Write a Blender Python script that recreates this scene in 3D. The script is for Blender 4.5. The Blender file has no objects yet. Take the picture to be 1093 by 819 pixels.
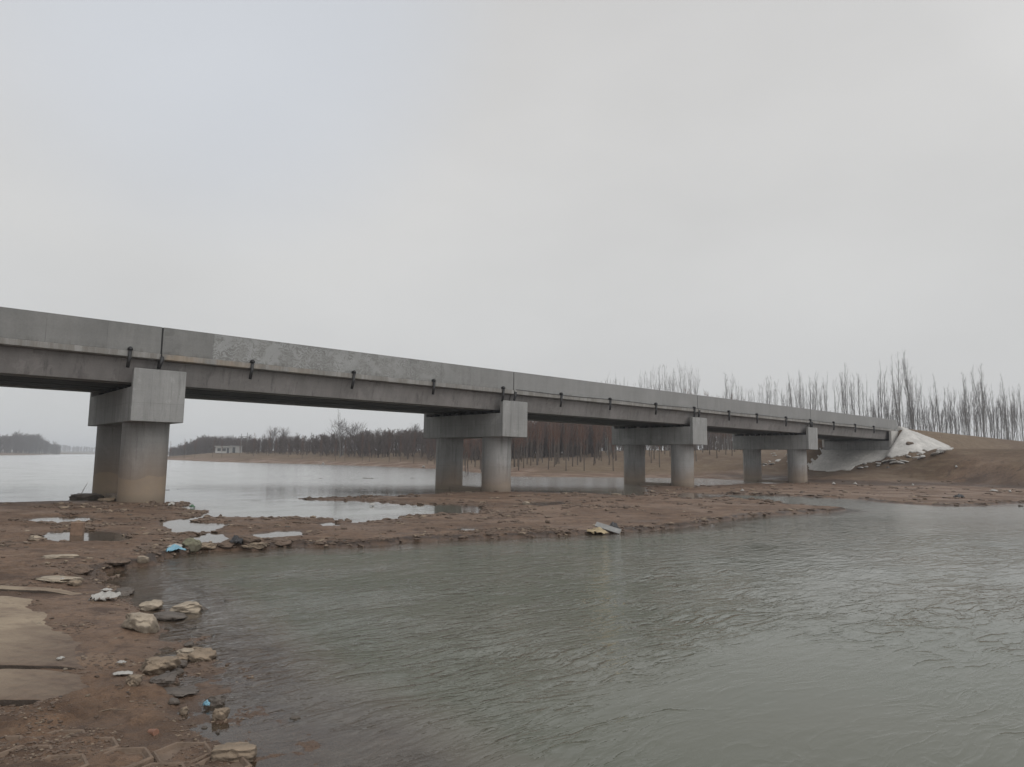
import bpy, math, random
import numpy as np
random.seed(7); rng = np.random.default_rng(7)
sc = bpy.context.scene
col = bpy.context.collection
R = math.radians

# ------------------------------------------------------------------ camera
F = 732.0; CX, CY = 546.5, 409.5; H = 1.6
pitch = math.atan(80.4 / F); rl = .0135
fwd = np.array([0, math.cos(pitch), math.sin(pitch)])
up0 = np.array([0, -math.sin(pitch), math.cos(pitch)]); r0 = np.array([1., 0, 0])
RT = r0 * math.cos(rl) + up0 * math.sin(rl); UP = -r0 * math.sin(rl) + up0 * math.cos(rl)
CAM = np.array([0, 0, H])
from mathutils import Matrix, Vector
cd = bpy.data.cameras.new('camera'); co = bpy.data.objects.new('camera', cd); col.objects.link(co)
cd.sensor_width = 36; cd.lens = 36 * F / 1093; cd.clip_start = .05; cd.clip_end = 9000
M = Matrix(((RT[0], UP[0], -fwd[0], 0), (RT[1], UP[1], -fwd[1], 0), (RT[2], UP[2], -fwd[2], H), (0, 0, 0, 1)))
co.matrix_world = M; sc.camera = co

LV = -0.04                                             # water level
def ray(px, py):
    d = fwd * F + RT * (px - CX) - UP * (py - CY); return d / np.linalg.norm(d)
def onz(px, py, z=LV):
    d = ray(px, py); return CAM + d * ((z - H) / d[2])

# bridge frame: u along the deck, v across it (away), z up
UB = np.array([0.74589466, 0.66606393]); VB = np.array([-UB[1], UB[0]])
OB = np.array([-12.35006472, 22.23610801])
def uv2xy(u, v): return OB[0] + u * UB[0] + v * VB[0], OB[1] + u * UB[1] + v * VB[1]
def xy2uv(x, y): return (x - OB[0]) * UB[0] + (y - OB[1]) * UB[1], (x - OB[0]) * VB[0] + (y - OB[1]) * VB[1]

# ------------------------------------------------------------------ noise and fields
def _hash(ix, iy, s):
    n = (ix.astype(np.int64) * 374761393 + iy.astype(np.int64) * 668265263 + s * 974634777) & 0xFFFFFFFF
    n = ((n ^ (n >> 13)) * 1274126177) & 0xFFFFFFFF
    n = n ^ (n >> 16)
    return (n & 0xFFFF) / 65535.0
def vnoise(x, y, s=0):
    ix = np.floor(x); iy = np.floor(y); fx = x - ix; fy = y - iy
    fx = fx * fx * fx * (fx * (fx * 6 - 15) + 10); fy = fy * fy * fy * (fy * (fy * 6 - 15) + 10)
    a = _hash(ix, iy, s); b = _hash(ix + 1, iy, s); c = _hash(ix, iy + 1, s); d = _hash(ix + 1, iy + 1, s)
    return ((a + (b - a) * fx) * (1 - fy) + (c + (d - c) * fx) * fy) * 2 - 1
def fbm(x, y, f, o, s=0):
    r = np.zeros_like(x); a = 1.0; t = 0
    ca, sa = math.cos(.6), math.sin(.6)
    for k in range(o):
        xr, yr = ca * x - sa * y, sa * x + ca * y
        x, y = xr, yr
        r += a * vnoise(x * f, y * f, s + k); t += a; a *= .5; f *= 2.03
    return r / t * 1.4
def sdist(x, y, poly):
    """signed distance, positive inside"""
    P = np.asarray(poly, float); out = np.empty_like(x)
    CH = 200000
    for i in range(0, len(x), CH):
        xs, ys = x[i:i + CH], y[i:i + CH]
        d = np.full_like(xs, 1e18); ins = np.zeros(len(xs), bool)
        for k in range(len(P)):
            ax, ay = P[k]; bx, by = P[(k + 1) % len(P)]
            ex, ey = bx - ax, by - ay
            L = ex * ex + ey * ey + 1e-12
            t = np.clip(((xs - ax) * ex + (ys - ay) * ey) / L, 0, 1)
            q = (xs - ax - t * ex) ** 2 + (ys - ay - t * ey) ** 2
            np.minimum(d, q, out=d)
            if ay != by:
                c = ((ay > ys) != (by > ys)) & (xs < ex * (ys - ay) / (by - ay) + ax)
                ins ^= c
        out[i:i + CH] = np.where(ins, 1, -1) * np.sqrt(d)
    return out
def W(pts, z=LV): return [tuple(onz(a, b, z)[:2]) for a, b in pts]
def sst(a, b, x):
    t = np.clip((x - a) / (b - a), 0, 1); return t * t * (3 - 2 * t)

front = [(300, 845), (285, 830), (270, 817), (243, 797), (226, 786), (207, 772), (190, 754), (180, 738), (172, 722), (166, 700), (163, 682), (158, 664), (146, 648), (122, 637), (108, 624), (104, 613), (130, 607), (158, 603), (168, 596), (185, 593), (205, 589), (240, 587), (275, 587), (300, 583), (345, 584), (390, 583), (430, 579), (470, 576.5), (520, 576), (560, 574), (600, 572.5), (650, 570), (690, 566), (720, 563), (745, 561), (762, 557), (790, 554), (805, 551), (840, 549), (870, 547.5), (900, 545), (898, 543.5), (870, 541.5), (840, 539), (800, 534.5), (770, 531), (745, 528.5), (780, 528), (850, 530), (920, 533), (960, 537.5), (1000, 540), (1040, 540.5), (1093, 537), (1200, 533), (1500, 530)]
farw = [(830, 515.5), (800, 513.5), (790, 512.8), (740, 510.5), (663, 509.8), (600, 509.5), (545, 509), (520, 506), (490, 502.5), (465, 500.7), (400, 498), (330, 495.6), (235, 493.4), (180, 491), (150, 490)]
back = [(219, 552), (252, 552), (294, 553), (330, 553), (368, 556), (374, 560), (406, 556), (432, 554), (440, 549.5), (475, 548), (520, 549), (515, 541), (480, 538.5), (466, 538.5), (430, 538), (400, 535.5), (345, 534), (318, 532.7), (345, 531.3), (400, 530.3), (440, 529), (470, 526.5), (543, 524.8), (625, 526.5), (660, 529.5), (692, 529.5), (700, 524), (684, 519.5), (700, 518), (740, 519.5), (794, 517)]
left = [(-400, 552), (0, 536.5), (40, 535.5), (80, 535), (140, 536), (175, 537), (200, 536), (212, 533.6), (200, 540), (190, 543), (222, 547)]
farworld = [(-894, 1500), (-500, 1000), (-180, 500), (-110, 260)]
LAND = (W(front) + [(5000, 1200), (5000, 6000), (-6000, 6000), (-6000, 1500)] + farworld + W(farw)[::-1] + W(back)[::-1] + W(left)[::-1]
        + [(-400, 25), (-6000, 25), (-6000, -6000), (30, -6000), (4, -6)])
LAND3 = [(-242, 325), (-297, 430), (-460, 700), (-894, 1600), (-6000, 1600), (-6000, 200), (-700, 220)]
PUD = [W(p) for p in (
    [(27, 556), (45, 552.5), (80, 550.8), (99, 553), (98, 557), (60, 559)],
    [(40, 573), (55, 568), (80, 566.5), (110, 567), (135, 572), (146, 576), (125, 579.5), (70, 581.5), (48, 578)],
    [(172, 556), (190, 555), (213, 551), (222, 546), (226, 549), (205, 557), (240, 559), (246, 561), (228, 567), (205, 570), (190, 571), (178, 563)],
    [(190, 584), (205, 573), (225, 569), (243, 571), (245, 576), (233, 583), (210, 584.5)],
    [(244, 575), (262, 571), (300, 567), (320, 566.5), (333, 572.5), (300, 575), (265, 577.5)],
    [(480, 566), (490, 563.5), (508, 563.8), (512, 566.5), (490, 567.5)],
    [(540, 539), (560, 535.5), (600, 535.5), (612, 538), (575, 540.5)],
    [(717, 530), (730, 526), (768, 527.5), (765, 532), (735, 533)],
    [(341, 559), (356, 558), (360, 561), (344, 562)],
)]
FAR = (W([(150, 490), (180, 491), (235, 493.4), (330, 495.6), (400, 498), (465, 500.7), (490, 502.5), (520, 506), (545, 509), (600, 509.5), (663, 509.8), (740, 510.5), (790, 512), (830, 515), (870, 517), (900, 518.5), (960, 520), (1030, 520.5), (1093, 523), (1300, 528)])
       + [(5000, 1100), (5000, 6000), (-6000, 6000), (-6000, 1500)] + farworld)
RIV = W([(x, y) for x, y in front]) + [(5000, 1200), (5000, -6000), (30, -6000), (4, -6)]

def land_sd(x, y):
    D = np.hypot(x, y)
    am = np.clip(D / 22, .12, 3)
    wx = fbm(x, y, .9, 4, 11); wy = fbm(x, y, .35, 3, 12)
    wob = .16 * am * wx + .20 * am * wy * (D > 6) + .10 * np.clip(D / 10, .3, 1.3) * fbm(x, y, 3.2, 4, 13)
    s = np.maximum(sdist(x, y, LAND), sdist(x, y, LAND3))
    p = np.full_like(x, -1e9)
    for q in PUD: p = np.maximum(p, sdist(x, y, q))
    wp = wob * .40 + .12 * np.clip(D / 18, .4, 1.2) * fbm(x, y, 2.6, 4, 14)
    return s + wob, p + wp

def height(x, y):
    x = np.asarray(x, float).ravel(); y = np.asarray(y, float).ravel()
    D = np.hypot(x, y)
    s, p = land_sd(x, y)
    # low mud flats
    rvd = sdist(x, y, RIV)
    h = np.where(s > 0, (.018 + .03 * sst(13, 9, D) + .055 * sst(9, 13, D) * sst(1.4, .3, np.abs(rvd))) * (1 - np.exp(-np.maximum(s, 0) / (.10 - .06 * sst(9, 13, D)))) + np.minimum(np.maximum(s, 0) * .012, .03), 0)
    sh = sst(6, 10, D) * (1 - sst(-2.2, -3.6, x) * sst(13, 10, D))                     # the near bank shelves gently, the spit drops off
    h = np.where(s <= 0, np.maximum(s * (.035 + .12 * sh), -.9 + 0 * s), h)
    h = np.where(s <= -.8, np.maximum(h - .25 * (-s - .8), -1.1), h)
    lump = .034 * fbm(x, y, .8, 3, 21) + .030 * fbm(x, y, 3.1, 3, 22) * sst(120, 20, D)
    lump = lump * (1 - .5 * sst(9, 14, D) * sst(60, 45, D))
    lump = lump * (1 - .85 * sst(-2.75, -3.05, x) * sst(8.6, 8.2, y) * sst(4.45, 4.65, y))
    rut = fbm(x, y, 1.7, 3, 23); lump += .02 * np.maximum(0, .25 - np.abs(rut)) * -1 * sst(60, 20, D)
    amp = np.where(s > 0, np.minimum(1, .25 + s * 2.2), .4)
    h = h + lump * amp
    # tiny lumps in the foreground
    h = h + (.015 * fbm(x, y, 9., 3, 24) + .004 * fbm(x, y, 34., 2, 25)) * sst(25, 8, D) * (1 - .6 * sst(-2.75, -3.05, x) * sst(8.6, 8.2, y) * sst(4.45, 4.65, y)) * np.where(s > -.4, 1, .3)
    h = np.where(p > -.25, np.minimum(h, np.where(p > 0, -.02 - .05 * np.minimum(p, .5), -p * .22 + .0)), h)
    # near bank climbs away to the left and behind
    nb = sst(-2.5, -9, x) * sst(15, 8, y) * .12 + sst(0, -30, y) * 3
    h = h + nb * (s > 0)
    # far shore and dry ground
    f = sdist(x, y, FAR) + .8 * fbm(x, y, .12, 3, 31)
    u, v = xy2uv(x, y)
    sc_ = 24 + 26 * sst(-22, -2, x) * sst(26, 12, x)
    nearb = sst(14, 8, v) * sst(25, 45, u) * sst(85, 72, u)
    sc_ = sc_ * (1 - nearb) + 38 * nearb
    fp = np.maximum(f, 0)
    G = 4.0 * (1 - np.exp(-fp / sc_)) + (.25 * fbm(x, y, .09, 4, 32) + .10 * fbm(x, y, .5, 3, 33)) * sst(0, 6, fp)
    B = np.minimum(3.0, fp * .34) * sst(58, 62, u + .35 * (-v)) 
    B = B + .15 * fbm(x, y, .25, 3, 35) * sst(0, 3, fp)
    wB = sst(-1.0, -5.5, v)
    G = G * (1 - wB) + np.maximum(B, G * .5) * wB
    # approach embankment and its cone
    du = np.maximum(67.3 - u, 0); dv = np.maximum(np.maximum(-.15 - v, v - 6.85), 0)
    E = 5.1 - np.hypot(du, dv) / 1.5
    Fr = np.where(u < 65.4, 2.85 - (65.4 - u) * .5, 2.85)
    wf = sst(-.5, .4, v) * sst(7.2, 6.4, v) * (u < 67.35)
    E = E * (1 - wf) + np.minimum(E, Fr) * wf
    E = E + .05 * fbm(x, y, .6, 3, 36) * (dv > .6)
    hh = np.maximum(G, E)
    k = sst(-.2, .8, f)
    h = np.where(f > -.2, h * (1 - k) + np.maximum(hh + .05, h) * k, h)
    # far-left shore
    g3 = np.maximum(sdist(x, y, LAND3), 0)
    h = h + 2.5 * (1 - np.exp(-g3 / 40))
    return h + LV

def Z(x, y): return float(height(np.array([x]), np.array([y]))[0])
def hit(px, py, off=0):
    """where the view ray through a point of the shore meets the ground"""
    d = ray(px, py)
    t = np.concatenate([np.linspace(2, 30, 600), np.linspace(30, 260, 1500)])
    P = CAM[None] + d[None] * t[:, None]
    hz = np.maximum(height(P[:, 0], P[:, 1]), LV) + off
    k = np.argmax(P[:, 2] < hz)
    if not (P[:, 2] < hz).any(): k = -1
    return P[k]

# ------------------------------------------------------------------ mesh helpers
def tag(o, label=None, cat=None, group=None, kind=None):
    if label: o['label'] = label
    if cat: o['category'] = cat
    if group: o['group'] = group
    if kind: o['kind'] = kind
    return o
def link(o, parent=None):
    col.objects.link(o)
    if parent is not None: o.parent = parent
    return o
def empty(name, loc=(0, 0, 0), rz=0):
    o = bpy.data.objects.new(name, None); col.objects.link(o); o.location = loc; o.rotation_euler = (0, 0, rz)
    o.empty_display_size = .2
    return o
def raw(name, V, Fc, mat, parent=None, smooth=False, loc=None):
    me = bpy.data.meshes.new(name)
    V = np.asarray(V, float)
    me.from_pydata([tuple(p) for p in V.tolist()], [], [tuple(f) for f in (Fc.tolist() if hasattr(Fc, 'tolist') else Fc)])
    me.materials.append(mat)
    if smooth: me.polygons.foreach_set('use_smooth', [True] * len(me.polygons))
    me.update()
    o = bpy.data.objects.new(name, me); link(o, parent)
    if loc is not None: o.location = loc
    return o
def big_mesh(name, V, Q, mat, parent=None, smooth=True):
    me = bpy.data.meshes.new(name)
    n = Q.shape[1]
    me.vertices.add(len(V)); me.vertices.foreach_set('co', np.asarray(V, np.float32).ravel())
    me.loops.add(Q.size); me.loops.foreach_set('vertex_index', Q.astype(np.int32).ravel())
    me.polygons.add(len(Q)); me.polygons.foreach_set('loop_start', np.arange(0, Q.size, n, dtype=np.int32))
    me.polygons.foreach_set('use_smooth', np.full(len(Q), smooth))
    me.materials.append(mat); me.update(calc_edges=True); me.validate()
    o = bpy.data.objects.new(name, me); link(o, parent); return o
class MB:
    def __init__(s): s.V = []; s.F = []
    def add(s, V, Fc):
        b = len(s.V); s.V += [tuple(p) for p in V]; s.F += [tuple(i + b for i in f) for f in Fc]; return s
    def box(s, x0, x1, y0, y1, z0, z1):
        V = [(x, y, z) for z in (z0, z1) for x, y in ((x0, y0), (x1, y0), (x1, y1), (x0, y1))]
        return s.add(V, [(3, 2, 1, 0), (4, 5, 6, 7), (0, 1, 5, 4), (1, 2, 6, 5), (2, 3, 7, 6), (3, 0, 4, 7)])
    def prism(s, prof, x0, x1, n=1):
        """profile in (y,z), swept along x"""
        k = len(prof); V = []
        for i in range(n + 1):
            x = x0 + (x1 - x0) * i / n
            V += [(x, a, b) for a, b in prof]
        Fc = [tuple(range(k))[::-1], tuple(range(n * k, n * k + k))]
        for i in range(n):
            for j in range(k):
                Fc.append((i * k + j, i * k + (j + 1) % k, (i + 1) * k + (j + 1) % k, (i + 1) * k + j))
        return s.add(V, Fc)
    def cyl(s, x, y, z0, z1, r, n=48, m=1, r1=None):
        V = []; r1 = r if r1 is None else r1
        for i in range(m + 1):
            t = i / m; rr = r + (r1 - r) * t
            V += [(x + rr * math.cos(2 * math.pi * j / n), y + rr * math.sin(2 * math.pi * j / n), z0 + (z1 - z0) * t) for j in range(n)]
        Fc = [tuple(range(n))[::-1], tuple(range(m * n, m * n + n))]
        for i in range(m):
            for j in range(n): Fc.append((i * n + j, i * n + (j + 1) % n, (i + 1) * n + (j + 1) % n, (i + 1) * n + j))
        return s.add(V, Fc)
    def tube(s, pts, rad, n=6):
        V, Fc = tube(pts, rad, n); return s.add(V.tolist(), Fc.tolist() + [tuple(range(n))[::-1], tuple(range(len(V) - n, len(V)))])
    def build(s, name, mat, parent=None, smooth=False, bevel=0, loc=None):
        o = raw(name, s.V, s.F, mat, parent, smooth, loc)
        if bevel:
            b = o.modifiers.new('bevel', 'BEVEL'); b.width = bevel; b.segments = 2; b.limit_method = 'ANGLE'; b.angle_limit = R(40)
        return o
def tube(pts, rad, n):
    P = np.asarray(pts, float); k = len(P)
    T = np.gradient(P, axis=0); T /= np.linalg.norm(T, axis=1)[:, None] + 1e-9
    a = np.array([0, 0, 1.]) if abs(T[0][2]) < .9 else np.array([1., 0, 0])
    X = np.cross(T, a); X /= np.linalg.norm(X, axis=1)[:, None] + 1e-9
    Y = np.cross(T, X)
    th = np.arange(n) * 2 * math.pi / n
    V = P[:, None] + np.asarray(rad)[:, None, None] * (np.cos(th)[None, :, None] * X[:, None] + np.sin(th)[None, :, None] * Y[:, None])
    i = np.arange(k - 1)[:, None] * n; j = np.arange(n)[None]; j2 = (j + 1) % n
    Fc = np.stack([i + j, i + j2, i + n + j2, i + n + j], -1).reshape(-1, 4)
    return V.reshape(-1, 3), Fc

# ------------------------------------------------------------------ materials
class NT:
    def __init__(s, name):
        s.m = bpy.data.materials.new(name); s.m.use_nodes = True; s.t = s.m.node_tree
        s.t.nodes.clear(); s.out = s.t.nodes.new('ShaderNodeOutputMaterial')
    def n(s, ty, ins=None, **kw):
        d = s.t.nodes.new(ty)
        for k, v in kw.items(): setattr(d, k, v)
        for k, v in (ins or {}).items():
            if isinstance(v, bpy.types.NodeSocket): s.t.links.new(v, d.inputs[k])
            else: d.inputs[k].default_value = v
        return d
    def pos(s): return s.n('ShaderNodeTexCoord').outputs['Object']
    def map(s, vec, scale=(1, 1, 1), rot=(0, 0, 0), loc=(0, 0, 0)):
        return s.n('ShaderNodeMapping', {'Vector': vec, 'Scale': scale, 'Rotation': rot, 'Location': loc}).outputs[0]
    def noise(s, vec, sc, det=5, rough=.55, dist=0):
        return s.n('ShaderNodeTexNoise', {'Vector': vec, 'Scale': sc, 'Detail': det, 'Roughness': rough, 'Distortion': dist}).outputs[0]
    def ramp(s, f, a, b, c0=0., c1=1.):
        return s.n('ShaderNodeMapRange', {'Value': f, 'From Min': a, 'From Max': b, 'To Min': c0, 'To Max': c1}).outputs[0]
    def math(s, op, a, b=0., c=0.):
        return s.n('ShaderNodeMath', {0: a, 1: b, 2: c}, operation=op).outputs[0]
    def mix(s, f, a, b, mode='MIX'):
        d = s.n('ShaderNodeMix', data_type='RGBA', blend_type=mode)
        for i, v in ((0, f), (6, a), (7, b)):
            if isinstance(v, bpy.types.NodeSocket): s.t.links.new(v, d.inputs[i])
            else: d.inputs[i].default_value = (v if i == 0 else (tuple(v) + (1,))[:4])
        return d.outputs[2]
    def sep(s, v): return s.n('ShaderNodeSeparateXYZ', {0: v}).outputs
    def bump(s, h, st, dist, normal=None):
        ins = {'Height': h, 'Strength': st, 'Distance': dist}
        if normal is not None: ins['Normal'] = normal
        return s.n('ShaderNodeBump', ins).outputs[0]
    def done(s, color, rough, normal=None, **kw):
        ins = {'Roughness': rough}
        ins['Base Color'] = color if isinstance(color, bpy.types.NodeSocket) else tuple(color) + (1,)
        if normal is not None: ins['Normal'] = normal
        ins.update(kw)
        b = s.n('ShaderNodeBsdfPrincipled', ins)
        s.t.links.new(b.outputs[0], s.out.inputs[0]); return s.m

def concrete(name, base, tint=(1, 1, 1), seams=None, streak=.3, kind=None, mud=None, panelvar=0.):
    s = NT(name); p = s.pos(); x, y, z = s.sep(p)
    n1 = s.noise(p, .7, 6, .6); n2 = s.noise(s.map(p, (1, 1, .12)), 3.2, 5, .6); n3 = s.noise(p, 22, 4, .6)
    n4 = s.noise(s.map(p, (.25, .25, 4)), 2.0, 4, .6)
    f = s.math('ADD', s.math('MULTIPLY', n1, .55), s.math('MULTIPLY', n2, streak))
    f = s.math('ADD', f, s.math('MULTIPLY', n3, .22)); f = s.math('ADD', f, s.math('MULTIPLY', n4, .12))
    f = s.ramp(f, .38, .85, 0, 1)
    c0 = [base * t * .62 for t in tint]; c1 = [base * t * 1.24 for t in tint]
    c = s.mix(f, c0, c1)
    h = s.math('ADD', s.math('MULTIPLY', n3, .5), s.math('MULTIPLY', n2, .5))
    if panelvar:
        cell = s.math('FLOOR', s.math('DIVIDE', s.math('ADD', x, .80), 1.655))
        wn = s.n('ShaderNodeTexWhiteNoise', {'W': cell}, noise_dimensions='1D').outputs[0]
        c = s.mix(1.0, c, s.n('ShaderNodeCombineColor', {0: s.ramp(wn, 0, 1, 1 - panelvar, 1 + panelvar), 1: s.ramp(wn, 0, 1, 1 - panelvar, 1 + panelvar), 2: s.ramp(wn, 0, 1, 1 - panelvar, 1 + panelvar)}).outputs[0], 'MULTIPLY')
    if seams:                                            # formwork seams: (axis, spacing, offset, width)
        for ax, sp, off, w in seams:
            cc = {'x': x, 'y': y, 'z': z}[ax]
            cc = s.math('ADD', cc, s.math('MULTIPLY', s.noise(p, 1.1, 2), .02))
            fr = s.math('FRACT', s.math('DIVIDE', s.math('ADD', cc, off + 1000 * sp), sp))
            d = s.math('MULTIPLY', s.math('ABSOLUTE', s.math('SUBTRACT', fr, .5)), -2.0)
            k = s.ramp(s.math('ADD', d, 1.0), 0, w / sp, 1, 0)
            k = s.math('MULTIPLY', k, s.ramp(s.noise(p, 1.7, 3), .35, .6, .25, 1))
            c = s.mix(s.math('MULTIPLY', k, .85), c, [v * .4 for v in c0])
            h = s.math('SUBTRACT', h, s.math('MULTIPLY', k, .8))
    # tie-rod pits and small blotches
    vo = s.n('ShaderNodeTexVoronoi', {'Vector': p, 'Scale': 2.3, 'Randomness': 1.0})
    pit = s.ramp(vo.outputs['Distance'], .035, .05, 1, 0)
    c = s.mix(s.math('MULTIPLY', pit, .5), c, [v * .4 for v in c0])
    if kind == 'parapet':
        # a run of old white lime wash in swirling brush strokes
        w1 = s.math('MULTIPLY', s.ramp(s.math('ADD', x, s.math('MULTIPLY', s.noise(p, 6, 4), .25)), 2.60, 2.66), s.ramp(x, 8, 15, 1, 0.12))
        wv = s.n('ShaderNodeTexWave', {'Vector': p, 'Scale': 2.0, 'Distortion': 22., 'Detail': 4., 'Detail Scale': 1.6}, wave_type='RINGS').outputs[1]
        sw = s.math('MULTIPLY', s.ramp(wv, .25, .8), s.ramp(s.noise(p, 2.2, 4), .38, .62, .35, 1))
        patch = s.ramp(s.noise(p, 1.3, 5, .7, .6), .50, .56)
        sw = s.math('MAXIMUM', s.math('MULTIPLY', sw, .75), s.math('MULTIPLY', patch, .6))
        c = s.mix(s.math('MULTIPLY', s.math('MULTIPLY', sw, w1), .72), c, (.36, .37, .37))
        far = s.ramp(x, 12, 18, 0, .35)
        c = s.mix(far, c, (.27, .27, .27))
        # dark damp patch beside the expansion joint
        dp = s.math('MULTIPLY', s.math('MULTIPLY', s.ramp(x, .87, .9), s.ramp(x, 1.0, 1.9, 1, 0)), s.ramp(s.noise(s.map(p, (1, 1, 1.6)), 2.3, 4, .6, .8), .50, .54))
        c = s.mix(s.math('MULTIPLY', dp, .7), c, (.13, .13, .125))
        # black weather marks under the coping
        c = s.mix(s.math('MULTIPLY', s.ramp(z, 5.84, 5.88), .5), c, (.12, .12, .115))
        gr = s.math('MULTIPLY', s.ramp(z, 5.12, 4.96, 0, 1), s.ramp(s.noise(s.map(p, (1, 1, .2)), 3.5, 5, .7), .48, .66))
        c = s.mix(s.math('MULTIPLY', gr, .65), c, (.10, .095, .085))
    if kind == 'ledge':
        st = s.noise(s.map(p, (1, 1, .08)), 7., 5, .7)
        c = s.mix(s.ramp(st, .45, .62, 0, .5), c, (.13, .115, .095)); c = s.mix(s.math('MULTIPLY', s.ramp(s.noise(s.map(p, (1, 1, .05)), 2., 5, .7), .5, .56), .5), c, (.16, .15, .135))
        rust = s.math('MULTIPLY', s.math('MULTIPLY', s.ramp(x, .9, 1.), s.ramp(x, 2, 9, .7, 0)), s.ramp(s.noise(p, 1.8, 4), .4, .6))
        c = s.mix(s.math('MULTIPLY', rust, .6), c, (.30, .22, .14))
    if kind is None:
        dr_ = s.ramp(s.noise(s.map(p, (1, 1, .06)), 4.5, 5, .7), .54, .66)
        c = s.mix(s.math('MULTIPLY', dr_, .45), c, [v * .5 for v in c0])
        bl = s.ramp(s.noise(p, 1.1, 6, .7, .4), .56, .62)
        c = s.mix(s.math('MULTIPLY', bl, .28), c, [v * 1.25 for v in c1])
    if mud:                                              # old flood line and mud stains near the foot
        zz = s.math('ADD', z, s.math('MULTIPLY', s.ramp(s.noise(s.map(p, (1, 1, .5)), .9, 3), .3, .7, -1, 1), mud[1]))
        k = s.ramp(zz, mud[0] + 1.1, mud[0] + .05, 0, .6)
        c = s.mix(k, c, (.20, .14, .095))
        k2 = s.math('MULTIPLY', s.ramp(zz, mud[0] + .015, mud[0] - .015), s.ramp(s.noise(p, 2.6, 5, .7), .36, .6, .55 * mud[2], .9 * mud[2]))
        c = s.mix(k2, c, (.26, .205, .15))
        k3 = s.ramp(z, .28, .05, 0, .6)
        c = s.mix(k3, c, (.16, .13, .10))
    return s.done(c, s.ramp(n1, .3, .7, .72, .95), s.bump(h, .35, .02), **{'Specular IOR Level': .3})

m_parapet = concrete('parapet_concrete', .19, (1, 1, .97), [('x', 1.655, .80, .018)], .35, 'parapet', panelvar=.05)
m_ledge = concrete('ledge_concrete', .215, (1.02, 1, .96), None, .5, 'ledge')
m_girder = concrete('girder_concrete', .172, (1.03, .98, .95), [('x', 2.0, .3, .015)], .45, panelvar=.05)
m_inner = concrete('soffit_shade_concrete', .035, (1, .97, .94), [('x', 2.0, .3, .015)], .5)  # girder concrete darkened: shade under the deck is put into the colour
m_cap = concrete('cap_concrete', .25, (1, 1, .98), [('x', .62, .05, .012), ('y', 1.22, .3, .014), ('z', 1.1, .02, .010)], .4)
m_column = concrete('column_concrete', .215, (1, .98, .95), [('y', 1.5, .1, .012), ('z', 1.3, .1, .01)], .5, mud=(.85, .16, 1.))
m_column_b = concrete('column_concrete_grey', .235, (1, .99, .97), [('y', 1.5, .1, .012), ('z', 1.3, .1, .01)], .5, mud=(.42, .25, .3))
m_paving = concrete('paving_concrete', .42, (1.03, 1, .95), [('y', 2.2, .3, .02)], .3)
def simple(name, c, rough=.8, var=.25, sc=6., bump=.0, **kw):
    s = NT(name); p = s.pos(); n = s.noise(p, sc, 5, .6)
    cc = s.mix(s.ramp(n, .3, .7), [v * (1 - var) for v in c], [v * (1 + var) for v in c])
    return s.done(cc, rough, s.bump(s.noise(p, sc * 3, 4), bump, .02) if bump else None, **kw)
m_pipe = simple('drain_pipe_plastic', (.012, .012, .013), .55, .3)
m_rubber = simple('bearing_rubber', (.02, .02, .02), .8)
m_blue = simple('blue_plastic_bag', (.15, .31, .40), .4, .2, 20, .4)
m_white = simple('white_plastic', (.33, .32, .30), .5, .15, 20, .5)
m_black = simple('black_plastic', (.018, .018, .02), .35, .3, 20, .6)
m_orange = simple('orange_card', (.20, .10, .065), .6, .2)
m_brick = simple('fired_brick', (.19, .125, .088), .9, .25, 14, .6)
m_green = simple('green_plastic', (.05, .12, .06), .4, .2)
m_wood = simple('dead_twig', (.13, .105, .08), .9, .3)
m_yellow = simple('yellow_foam', (.30, .24, .15), .9, .25, 10, .6)
m_grey = simple('grey_board', (.20, .20, .195), .7, .2, 8, .3)
m_housewall = simple('house_plaster', (.36, .36, .35), .9, .1)
m_housedark = simple('window_dark', (.05, .055, .06), .4, .1)
m_pole = simple('pole_concrete', (.2, .2, .2), .9, .1)
def bark(name, a, b):
    s = NT(name); oi = s.n('ShaderNodeObjectInfo').outputs['Random']
    p = s.pos(); n = s.noise(s.map(p, (1, 1, .25)), 3, 4)
    c = s.mix(s.ramp(n, .3, .7), a, b)
    c = s.mix(s.math('MULTIPLY', oi, .5), c, [v * .6 for v in a])
    return s.done(c, .9, **{'Specular IOR Level': .15})
m_bark = bark('poplar_bark', (.16, .155, .15), (.24, .235, .225))
m_twig = bark('poplar_twigs', (.15, .14, .136), (.20, .19, .185))
m_redbark = bark('sapling_bark', (.075, .062, .055), (.15, .13, .115))
m_redtwig = bark('sapling_twigs', (.13, .075, .058), (.18, .11, .085))
m_wtwig = bark('woodland_twigs', (.085, .068, .062), (.12, .098, .09))

def rock_mat(name, c, wet=.5):
    s = NT(name); p = s.pos(); z = s.sep(p)[2]
    n = s.noise(p, 7, 6, .65); n2 = s.noise(p, 30, 4, .6)
    cc = s.mix(s.ramp(n, .3, .7), [v * .6 for v in c], [v * 1.25 for v in c])
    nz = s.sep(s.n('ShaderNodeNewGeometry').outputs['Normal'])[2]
    cc = s.mix(s.ramp(nz, .6, .1, 0, wet), cc, (.075, .06, .048))       # steep flanks darker than the top
    return s.done(cc, .75, s.bump(s.math('ADD', n, s.math('MULTIPLY', n2, .4)), .7, .03))
m_rock = rock_mat('pale_rubble', (.30, .25, .19))
m_rock2 = rock_mat('tan_rubble', (.21, .16, .112))
m_rock3 = rock_mat('dark_wet_stone', (.095, .08, .068))
m_stone4 = rock_mat('olive_stone', (.15, .145, .095))
m_clod = rock_mat('mud_clod', (.11, .075, .053))

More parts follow.
